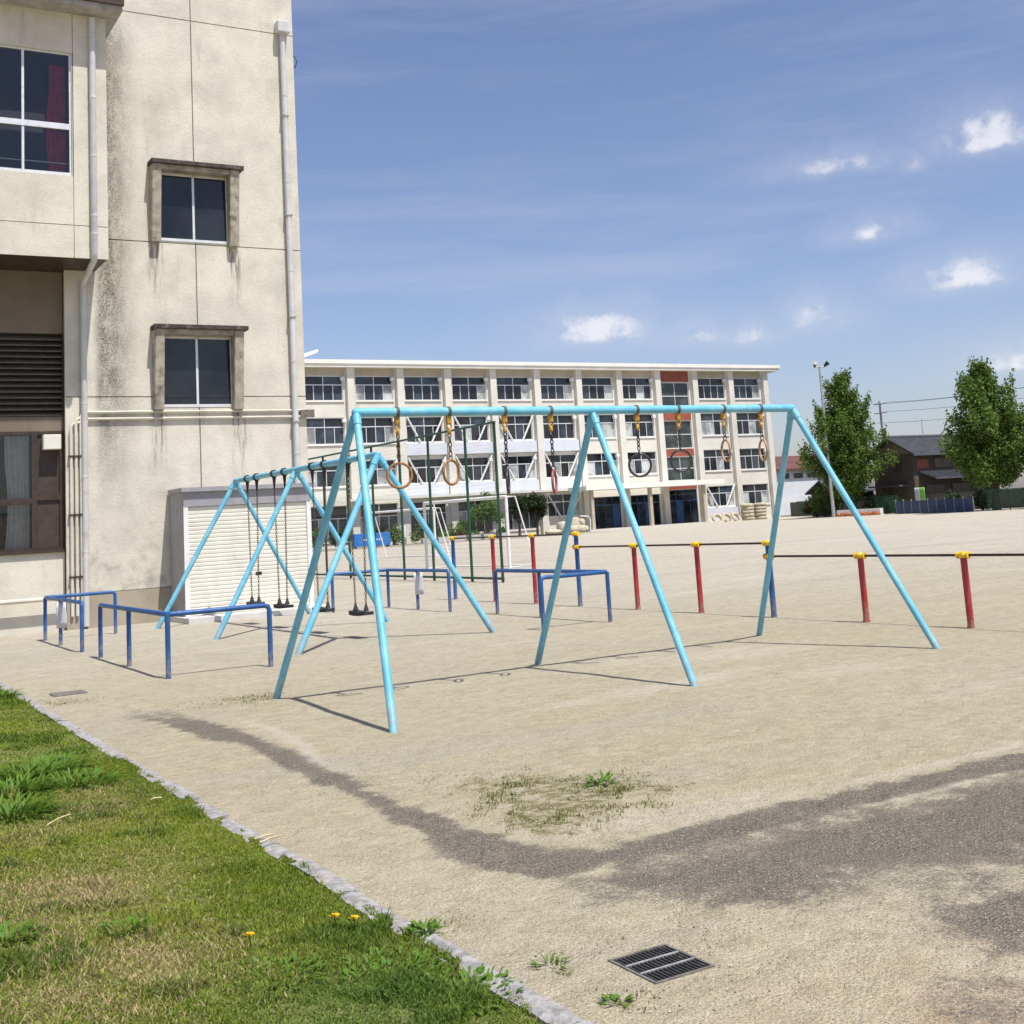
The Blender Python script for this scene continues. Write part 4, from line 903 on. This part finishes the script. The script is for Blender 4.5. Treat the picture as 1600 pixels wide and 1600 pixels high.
# ------------------------------------------------------------------ far right edge of the yard
lp = thing('floodlight_pole', 'tall grey pole with a pair of floodlights in front of the dark green tree', 'floodlight', (76.75,78.0,0))
MB().tube([(0,0,-.1),(0,0,13.0)], [.16,.09], 10).build('pole', M['galv'], lp); MB().tube([(-.38,.22,12.95),(.38,-.22,12.95)], .05, 8).build('crossarm', M['galv'], lp)
for s in (-1,1):
    MB().tube([(s*.36,-s*.2,12.97),(s*.42+.05*s,-s*.2-.15,13.15),(s*.46+.1*s,-s*.2-.32,13.28)], [.07,.15,.21], 12).build('floodlight', M['steel_dark'], lp)
hs = thing('house', 'two-storey dark tiled house between the two tall trees', 'house', (84,75.3,0))
D, Wd = 11, 4.6
MB().box(0,D,0,Wd,-.2,5.1).build('wall', M['house_wall'], hs)
MB().add([(0,0,5.1),(0,Wd,5.1),(0,Wd/2,6.35),(.02,0,5.1),(.02,Wd,5.1),(.02,Wd/2,6.35)],[(0,2,1),(3,4,5)]).box(-.02,.02,Wd*.5-.12,Wd*.5+.12,5.7,5.95).build('gable', M['house_gable'], hs)
def roofslab(mb, x0, x1, ya, za, yb, zb, t=.14): mb.add([(x0,ya,za),(x1,ya,za),(x1,yb,zb),(x0,yb,zb),(x0,ya,za-t),(x1,ya,za-t),(x1,yb,zb-t),(x0,yb,zb-t)],[(0,1,2,3),(7,6,5,4),(0,4,5,1),(1,5,6,2),(2,6,7,3),(3,7,4,0)])
rf = MB(); roofslab(rf,-.6,D+.5,-.8,4.95,Wd/2,6.62); roofslab(rf,-.6,D+.5,Wd/2,6.62,Wd+.8,4.95)
for k in range(36):
    x = -.55+k*.33; rf.tube([(x,-.8,4.98),(x,Wd/2,6.65)], .05, 5, False)
rf.tube([(-.65,Wd/2,6.68),(D+.5,Wd/2,6.68)], .13, 8); rfo = rf.build('roof', M['tile_roof'], hs); MB().ball((-.62,Wd/2,6.85), .17).build('ridge_ornament', M['tile_roof'], rfo)
lr = MB(); roofslab(lr,.6,D,-1.9,2.85,0,3.5); roofslab(lr,-1.3,.0,.6,2.4,4.2,2.41); [lr.tube([(.7+k*.33,-1.9,2.88),(.7+k*.33,0,3.53)], .05, 5, False) for k in range(31)]; lr.build('lower_roof', M['tile_roof'], hs)
MB().box(.5,1.9,-.05,-.001,3.7,4.5).build('shutter_box', M['school_red'], hs)
for (x, z, w, h) in ((2.6,3.7,2.2,.9),(5.8,3.7,1.8,.9),(1.2,.6,2.4,1.7),(4.6,.6,2.4,1.7)):
    f = MB().box(x,x+w,-.06,-.001,z,z+h).build('window', M['alu_brown'], hs); MB().box(x+.08,x+w/2-.04,-.075,-.061,z+.08,z+h-.08).build('pane', M['glass'], f); MB().box(x+w/2+.04,x+w-.08,-.075,-.061,z+.08,z+h-.08).build('pane', M['glass'], f)
MB().box(-.06,-.001,1.2,2.2,3.6,4.4).box(-.06,-.001,2.6,3.8,.8,2.1).build('side_shutter', M['house_dark'], hs)
an = thing('television_antenna', 'thin television antenna on the tiled house roof', 'antenna', (88.3,77.6,6.6))
a_ = MB().tube([(0,0,0),(0,0,1.7)], .03, 6).tube([(-.5,.3,1.5),(.5,-.3,1.5)], .02, 5)
for k in range(6): x = -.45+k*.18; a_.tube([(x-.15,-x*.6-.25,1.5),(x+.15,-x*.6+.25,1.5)], .014, 4)
a_.build('mast', M['galv'], an)
wb = thing('white_workshop', 'low white building with red-brown roof beyond the end of the school', 'building', (97.5,108,0))
MB().box(0,14,0,8,-.2,5.2).build('wall', M['white_wall'], wb); rf = MB(); roofslab(rf,-.6,14.5,-.6,5.3,4,7.0,.2); roofslab(rf,-.6,14.5,4,7.0,8.6,5.3,.2); rf.build('roof', M['rust_roof'], wb)
for x in (.8,2.9,5.0): f = MB().box(x,x+1.6,-.06,-.001,4.1,4.9).build('window', M['alu'], wb); MB().box(x+.08,x+1.52,-.075,-.061,4.18,4.82).build('pane', M['glass'], f)
lh = thing('lean_to_shed', 'small dark sloped roof shed left of the tall dark tree', 'shed', (82,83,0)); MB().box(0,5,0,3,-.2,2.2).build('wall', M['house_dark'], lh); rf = MB(); roofslab(rf,-.4,5.4,-.4,2.2,1.5,3.3); roofslab(rf,-.4,5.4,1.5,3.3,3.4,2.2); rf.build('roof', M['tile_roof'], lh)
bush('bush', 'yellow green bush at the foot of the floodlight pole', (78.3,80.6,0), 1.35, 2.9, 'leaf_lite', 51, 2400, .17); bush('bush', 'red-brown bush left of the yellow green bush', (80.2,83.6,0), 1.1, 2.1, 'leaf_red', 52, 1500, .16)
bush('bush', 'dark bush behind the white planter box right of the pole', (80.2,74.3,0), 1.1, 1.6, 'leaf_dark', 53, 1500, .15)
bush('bush', 'grey green bush at the right edge beyond the last tree', (77.6,56.6,0), 1.9, 4.2, 'leaf', 54, 2200, .16, 'bush', .8)
# dark green mesh fence and blue panels along the boundary
def mesh_fence(label, a, b, h, mat, step=2.0, gap=.12):
    a, b = Vector((*a,0)), Vector((*b,0)); t = thing('boundary_fence', label, 'fence', a); L = (b-a).length; d = (b-a)/L; n = int(L/step)
    for i in range(n+1): MB().tube([d*(L*i/n)-Vector((0,0,.05)), d*(L*i/n)+Vector((0,0,h))], .04, 6).build('post', M[mat], t)
    MB().tube([Vector((0,0,h)), d*L+Vector((0,0,h))], .03, 6).build('rail', M[mat], t)
    w = MB(); k = int(L/gap)
    for i in range(k+1): p = d*(L*i/k); w.tube([p+Vector((0,0,.05)), p+Vector((0,0,h))], .012, 3, False)
    k = int(h/gap)
    for j in range(k): z = Vector((0,0,.08+j*gap)); w.tube([z, d*L+z], .012, 3, False)
    w.build('mesh_panel', M[mat], t)
mesh_fence('dark green mesh fence below the tall dark tree', (87.2,93.5), (78.6,72.5), 1.5, 'green_paint')
mesh_fence('dark mesh fence at the right edge below the last tree', (75.2,60.8), (73.5,52), 1.5, 'green_paint')
bp = thing('blue_panel_fence', 'low dark blue panel fence in front of the house', 'fence', (78.3,72.4,0))
d = Vector((74.6,61.6,0))-Vector((78.3,72.4,0)); L = d.length; d /= L
for k in range(9):
    a = d*(k*L/9+.04); b = d*((k+1)*L/9-.04); n_ = Vector((-d.y,d.x,0))*.04; z1_ = 1.0+random.uniform(-.05,.08)
    MB().add([a-n_, b-n_, b+n_, a+n_]+[v+Vector((0,0,z1_)) for v in (a-n_, b-n_, b+n_, a+n_)], [(0,3,2,1),(4,5,6,7),(0,1,5,4),(1,2,6,5),(2,3,7,6),(3,0,4,7)]).build('panel', M['blue_wall'], bp)
for k in range(10): p = d*(k*L/9); MB().tube([p-Vector((0,0,.1)), p+Vector((0,0,1.15))], .045, 6).build('post', M['galv'], bp)
wp = thing('planter_box', 'long low white planter box with orange flowers under the dark tree', 'planter', (77.3,78.0,0))
d2 = (Vector((78.6,74.3,0))-Vector((77.3,78.0,0))); L2 = d2.length; d2 /= L2; n2 = Vector((-d2.y,d2.x,0))*.3
MB().add([-n2, d2*L2-n2, d2*L2+n2, n2]+[v+Vector((0,0,.55)) for v in (-n2, d2*L2-n2, d2*L2+n2, n2)], [(4,5,6,7),(0,1,5,4),(1,2,6,5),(2,3,7,6),(3,0,4,7)]).build('box', M['white_paint'], wp)
fl = leaves('flowers', [d2*(.3+.35*k)+n2*-1.6+Vector((0,0,.15)) for k in range(11)], [.28]*11, 900, .1, M['leaf_red'], wp, .6, .5, 77); fl.data.materials[0] = M['flower']
for k, (x, y, mt, lab) in enumerate(((80.6,71.6,'towel_green','green cloth hanging before the dark house'), (80.9,72.4,'paper','white cloth hanging left of the green cloth'))):
    n = 8; vs = []; fs = []
    for i in range(n+1):
        for j in range(6): vs.append((.03*math.sin(i*1.7+j*.4), -.28+.56*i/n, .75+.26*j))
    for i in range(n):
        for j in range(5): a = i*6+j; fs.append((a,a+1,a+7,a+6))
    o = MB().add(vs, fs, True).build('hanging_cloth', M[mt]); o.location = (x,y,0); md = o.modifiers.new('t','SOLIDIFY'); md.thickness = .01; tag(o, lab, 'cloth')
bw = thing('boundary_wall', 'low dark block wall behind the bushes along the far edge', 'wall', (89.5,97,0))
dv = Vector((78.5,44,0))-Vector((89.5,97,0)); Lw = dv.length; dv /= Lw; nv = Vector((-dv.y,dv.x,0))*.08; kk = int(Lw/2.0)
for k in range(kk):
    a = dv*(k*Lw/kk+.01); b = dv*((k+1)*Lw/kk-.01); MB().add([a-nv, b-nv, b+nv, a+nv]+[v+Vector((0,0,1.45)) for v in (a-nv, b-nv, b+nv, a+nv)], [(4,5,6,7),(0,1,5,4),(1,2,6,5),(2,3,7,6),(3,0,4,7)]).build('wall_panel', M['stucco_dark'], bw)
for k, (x, y, R_, h_) in enumerate(((83.5,87.5,1.3,2.0),(81.0,77.0,1.2,1.7),(80.3,68.2,1.0,1.6),(79.4,64.8,1.2,2.1),(78.6,59.0,1.2,1.8),(77.2,54.6,1.3,2.2))):
    bush('hedge_bush', 'dark bush along the far wall, '+('left of the red-brown bush','behind the white planter box','before the middle of the house','left of the last tree trunk','right of the last tree trunk','at the far right edge')[k], (x,y,0), R_, h_, 'leaf_dark', 90+k, 1500, .17, 'bush', 0, 'bushes along the far wall')
# utility poles and wires behind the houses
PO = [(104,97),(104,66),(92,38)]
PLL = ['grey utility pole far behind the white workshop', 'grey utility pole behind the house and the last tree', 'grey utility pole beyond the right edge']
for k, (x, y) in enumerate(PO):
    t = thing('utility_pole', PLL[k], 'utility pole', (x,y,0), 'utility poles beyond the yard'); MB().tube([(0,0,-.1),(0,0,12)], [.19,.12], 10).build('pole', M['concrete'], t)
    for z in (11.6,10.6): MB().box(-.06,.06,-.9,.9,z,z+.1).build('crossarm', M['galv'], t)
WLB = ['upper left', 'upper right', 'lower left', 'lower right']
for k, (dy, z) in enumerate(((-.8,11.75),(.8,11.75),(-.8,10.75),(.8,9.6))):
    pts = []
    for (a, b) in zip(PO, PO[1:]):
        for i in range(12): s = i/12; pts.append((a[0]+(b[0]-a[0])*s, a[1]+(b[1]-a[1])*s+dy, z-1.6*4*s*(1-s)*.35))
    pts.append((PO[-1][0], PO[-1][1]+dy, z)); tag(MB().tube(pts, .018, 4).build('power_line', M['wire']), 'thin black power line above the house roof, '+('topmost wire','second wire down','third wire down','lowest wire')[k], 'wire', 'power lines beyond the yard')

# ------------------------------------------------------------------ foreground
dg = thing('drain_grate', 'small black iron drain grate with two pale cross strips set in the sand', 'drain grate', (GR[0],GR[2],0))
w_, l_ = GR[1]-GR[0], GR[3]-GR[2]
MB().add([(0,0,-.28),(w_,0,-.28),(w_,l_,-.28),(0,l_,-.28),(0,0,.0),(w_,0,.0),(w_,l_,.0),(0,l_,.0)],[(0,1,2,3),(0,4,5,1),(1,5,6,2),(2,6,7,3),(3,7,4,0)]).build('pit', M['dark_room'], dg)
MB().box(-.006,w_+.006,-.006,.005,-.05,.003).box(-.006,w_+.006,l_-.005,l_+.006,-.05,.003).box(-.006,.005,.0051,l_-.0051,-.05,.003).box(w_-.005,w_+.006,.0051,l_-.0051,-.05,.003).build('frame', M['cover'], dg)
slm = MB().box(0,.0095,.007,l_-.007,-.035,.001).mesh('bar', M['iron'])
for k in range(13): link('bar', slm, dg, (.012+k*(w_-.034)/12, 0, 0))
for yy in (l_*.36, l_*.68): MB().box(.007,w_-.007,yy-.0045,yy+.0045,-.02,.0035).build('cross_strip', M['galv'], dg)
o = MB().bbox(0,.34,0,.30,-.03,.012,.004); o = o.build('access_cover', M['cover']); o.location = (2.36,13.85,0); tag(o, 'small flat dark access cover lying in the sand beside the kerb', 'cover')

# grass
def blades(n, xr, yr, seed, hmul=1.0, dens=None, colfn=None, zf=lawnz, wmul=1.0):
    r = np.random.default_rng(seed); x = r.uniform(*xr, n); y = r.uniform(*yr, n)
    if dens is not None: k = r.random(n) < dens(x,y); x, y = x[k], y[k]
    n = len(x); z = zf(x,y)-.004
    h = hmul*(.006+.012*r.random(n)**1.8)*(.6+.9*vn(x,y,1.8,3)); h *= np.where(r.random(n) < .03, 1.9, 1)*(1+1.3*sst(.55,.75,vn(x+5,y+2,3.2,3)))
    a = r.random(n)*6.283; w = wmul*(.0015+.0020*r.random(n)); lean = (.25+.9*r.random(n))*h; la = r.random(n)*6.283
    ca, sa = np.cos(a)*w, np.sin(a)*w; lx_, ly_ = np.cos(la)*lean, np.sin(la)*lean
    V = np.stack([np.stack([x-ca,y-sa,z],-1), np.stack([x+ca,y+sa,z],-1), np.stack([x+ca*.8+lx_*.4,y+sa*.8+ly_*.4,z+h*.62],-1), np.stack([x-ca*.8+lx_*.4,y-sa*.8+ly_*.4,z+h*.62],-1), np.stack([x+lx_,y+ly_,z+h],-1)], 1).reshape(-1,3)
    b = np.arange(n)*5; F = np.concatenate([np.stack([b,b+1,b+2],-1), np.stack([b,b+2,b+3],-1), np.stack([b+3,b+2,b+4],-1)])
    col = colfn(x,y,r); me = np_mesh('grass', V, F, M['grass']); cattr(me, 'col', np.repeat(col, 5, axis=0)); return me
def lawncol(x, y, r):
    n = len(x); t = vn(x,y,1.3,4); f = vn(x,y,6,3)
    dry = np.clip(sst(.46,.64,vn(x+9,y+3,.75,4))*.5, 0, 1)
    for cx, cy, rx, w in ((1.05,5.9,.42,.95),(.9,5.4,.3,.8),(1.15,4.72,.33,.9),(.85,4.5,.3,.8),(1.35,6.3,.35,.5),(.9,8.1,.25,.4)): dry = np.maximum(dry, w*np.exp(-((x-cx)**2+((y-cy)*.8)**2)/rx**2))
    dry *= (1-.85*np.exp(-((x-1.75)**2+((y-4.0))**2)/.45**2)); dry *= 1-.7*sst(1.6,1.95,x)*(y > 5)
    dry = dry*(.5+1.0*f)
    isd = r.random(n) < dry*.85
    gr = np.array([.125,.19,.018])[None]*(1-t[:,None])+np.array([.29,.33,.035])[None]*t[:,None]
    dk = np.exp(-((x-1.75)**2+((y-3.95))**2)/.55**2)*.65; gr = gr*(1-dk[:,None])+np.array([.075,.15,.035])*dk[:,None]
    tf = sst(.55,.75,vn(x+5,y+2,3.2,3))*.5; gr = gr*(1-tf[:,None])+np.array([.07,.15,.022])*tf[:,None]
    gr *= (.6+.8*r.random(n))[:,None]
    st_ = np.array([.50,.40,.20])*(.6+.7*r.random(n))[:,None]
    return np.where(isd[:,None], st_, gr)
g1 = blades(560000, (.35,2.065), (3.1,9.5), 1, 1.0, lambda x,y: (.5+.8*vn(x,y,5,3))*np.where(x > 2.005, 1.3*(vn(x,y,6,2) > .5), 1)*(x > .3+.06*(y-4.4)*0), lawncol)
tag(link('grass', g1), 'short green and straw coloured grass on the near lawn', 'grass', None, 'stuff')
g2 = blades(150000, (.6,2.03), (9.5,21.5), 2, 1.15, lambda x,y: (.5+.8*vn(x,y,5,3)), lawncol, wmul=1.6)
tag(link('grass', g2), 'short green grass on the lawn running along the kerb towards the building', 'grass', None, 'stuff')
g3 = blades(80000, (-3.5,.6), (2.0,20), 3, 1.2, lambda x,y: np.where((x > .35)&(y < 9.5), 0, .6+.5*vn(x,y,5,3)), lawncol, wmul=1.8)
tag(link('grass', g3), 'short grass on the lawn beyond the left edge', 'grass', None, 'stuff')
def zsand(x, y): return np.exp(-((x-4)**2+(y-6)**2)/90)*((vn(x,y,.9,3)-.5)*.03+(vn(x,y,4,3)-.5)*.010)
def wcol(x, y, r): n = len(x); return np.where((r.random(n) < .45)[:,None], np.array([.19,.165,.06])*(.6+.8*r.random(n))[:,None], np.array([.14,.19,.03])*(.6+.8*r.random(n))[:,None])
def wden(x, y):
    d = np.clip((1-sst(-.4,.2,polysd(x,y,WEEDP)+(vn(x,y,2.3,4)-.5)*.6)),0,1)*sst(.44,.62,vn(x,y,12,3))
    for cx, cy, r, w in ((4.05,6.15,.13,1.2),(3.7,11.8,.4,.45),(2.28,3.85,.10,.6),(2.27,4.57,.08,.5),(2.3,3.5,.07,1.0),(2.36,13.3,.25,.6),(2.75,7.2,.04,.8)): d = np.maximum(d, w*np.exp(-((x-cx)**2+(y-cy)**2)/r**2)*(vn(x,y,14,2) > .42))
    return d
g4 = blades(200000, (2.2,5.2), (3.2,13.8), 4, .85, wden, wcol, zsand)
tag(link('weed_patch', g4), 'thin brown and green weeds sprouting from the sand', 'weeds', None, 'stuff')
# leafy weed clumps
def weed(label, x, y, n, h, spread, seed, zf=None, mat='weed', w=.016):
    r = np.random.default_rng(seed); z0 = float(zf(np.array([x]),np.array([y]))[0]) if zf else float(lawnz(np.array([x]),np.array([y]))[0]); t = thing('weed_clump', label, 'weed', (x,y,z0), 'weeds in the lawn')
    V = []; F = []; T = []
    for k in range(n):
        a = r.random()*6.283; q_ = spread*math.sqrt(r.random())*.45; bx_, by_ = math.cos(a)*q_, math.sin(a)*q_; L = h*r.uniform(.5,1.15); a += r.uniform(-.8,.8); el = r.uniform(.35,1.4); ww = w*r.uniform(.5,1.3); b0 = len(V)
        sx, sy = -math.sin(a), math.cos(a)
        for j in range(6):
            s = j/5; out = L*s*math.cos(el)+L*.25*s*s; zz = L*s*math.sin(el)-L*.38*s*s; wd = ww*math.sin(math.pi*min(1, .12+s*.88))**.7*(1 if j < 5 else .05); jag = 1.25 if j % 2 else .85
            for sg in (-1,0,1): V.append((bx_+math.cos(a)*out+sx*wd*sg*jag, by_+math.sin(a)*out+sy*wd*sg*jag, max(-.01, zz+(.25*wd if sg else 0)))); T.append(min(1, .2+.6*s*r.random()+.3*r.random()))
        for j in range(5):
            for c_ in (0,1): p = b0+j*3+c_; F.append((p,p+1,p+4,p+3))
    me = np_mesh('leaves', np.array(V), np.array(F), M[mat], True); fattr(me, 'tint', np.array(T)); link('leaves', me, t); return t
WL = [(1.50,9.15,90,.20,.55,'large leafy weed clump at the far side of the lawn weeds'), (1.22,8.50,70,.19,.45,'leafy weed clump in the middle of the tall lawn weeds'), (1.60,8.55,70,.14,.5,'low spreading weed clump nearest the kerb among the tall weeds'),
      (1.10,7.78,70,.20,.4,'leafy weed clump at the left edge below the other tall weeds'), (1.36,9.0,60,.16,.4,'bushy weed clump behind the middle of the tall weeds'), (.72,5.28,40,.09,.25,'small dark leafy weed at the left edge near the bottom'), (1.12,5.15,30,.06,.22,'small rosette weed in the dry grass'),
      (2.10,4.50,26,.06,.12,'small pale weed growing against the kerb'), (1.88,14.2,50,.15,.4,'far weed clump beside the kerb at the left edge'), (1.75,4.15,60,.05,.5,'low dark clover-like weed patch near the bottom of the lawn'), (1.92,3.85,60,.05,.45,'low dark clover-like weed close to the kerb bottom'), (1.45,4.35,50,.05,.4,'low dark weed rosette left of the clover')]
for k, (x, y, n, h, s, lab) in enumerate(WL): weed(lab, x, y, n*3, h*.95, s, 200+k, w=.0062 if h > .1 else .0055)
weed('bright green weed tuft growing from the sand patch', 4.05, 6.18, 34, .10, .16, 230, zsand, w=.007)
weed('small brown weed beside the drain grate', 2.31, 3.92, 22, .05, .12, 231, zsand, w=.004); weed('small green weed in the sand below the grate', 2.30, 3.5, 24, .035, .10, 232, zsand, w=.006)
for k, (x, y, lab) in enumerate(((1.82,4.70,'yellow dandelion flower in the grass, left of the pair near the kerb'), (1.87,4.63,'yellow dandelion flower in the grass, right of the pair near the kerb'), (1.46,4.63,'single yellow dandelion flower low in the lawn'))):
    z0 = float(lawnz(np.array([x]),np.array([y]))[0]); t = thing('dandelion', lab, 'flower', (x,y,z0), 'dandelions in the lawn'); MB().tube([(0,0,-.01),(.004,0,.03),(0,.003,.055)], .0022, 6).build('stem', M['leaf_lite'], t)
    f = MB(); r = random.Random(k)
    for j in range(44):
        a = j*2.4; L = .021*(.45+.55*((j % 11)/10)); el = 1.2-1.0*((j % 11)/10); c_, s_ = math.cos(a), math.sin(a); px_, pz = L*math.cos(el), L*math.sin(el); f.add([(0,0,.054),(c_*px_-s_*.003,s_*px_+c_*.003,.056+pz),(c_*px_*1.12,s_*px_*1.12,.057+pz),(c_*px_+s_*.003,s_*px_-c_*.003,.056+pz)],[(0,1,2,3)])
    f.build('flower_head', M['dandelion'], t)
for k, (x, y, a, L, lab) in enumerate(((2.08,6.2,.5,.16,'pale straw stalk lying across the kerb'), (2.07,6.27,.3,.12,'shorter pale straw stalk lying beside the kerb'), (1.28,7.4,.9,.24,'pale straw stalk lying on the lawn below the weeds'), (1.86,7.6,.2,.07,'tiny yellow straw scrap on the lawn'))):
    z0 = .045 if x > 2.05 else float(lawnz(np.array([x]),np.array([y]))[0])+.03; o = MB().tube([(-L/2*math.cos(a),-L/2*math.sin(a),.0),(0,.004,.004),(L/2*math.cos(a),L/2*math.sin(a),-.002)], .004, 6).build('straw', M['straw']); o.location = (x,y,z0); tag(o, lab, 'straw', 'straw scraps')
# loose grit
r = np.random.default_rng(9); n = 9000; d_ = r.random(n)**1.6*6; px = 2.25+r.random(n)*(1.2+d_*.75); py = 2.5+d_; s = .0018+.0042*r.random(n)**5
ok = ~((px > GR[0]-.02)&(px < GR[1]+.02)&(py > GR[2]-.02)&(py < GR[3]+.02)); px, py, s = px[ok], py[ok], s[ok]; n = len(px)
oc = np.array([(1,0,0),(0,1,0),(-1,0,0),(0,-1,0),(0,0,.7),(0,0,-.7)]); V = np.stack([px,py,zsand(px,py)+s*.2],-1)[:,None,:]+oc[None]*s[:,None,None]*(.7+.6*r.random((n,6,1)))
fo = np.array([(0,1,4),(1,2,4),(2,3,4),(3,0,4),(1,0,5),(2,1,5),(3,2,5),(0,3,5)]); F = (fo[None]+np.arange(n)[:,None,None]*6).reshape(-1,3)
tag(link('gravel', np_mesh('gravel', V.reshape(-1,3), F, M['pebble'])), 'scattered fine gravel grains on the sand', 'gravel', None, 'stuff')
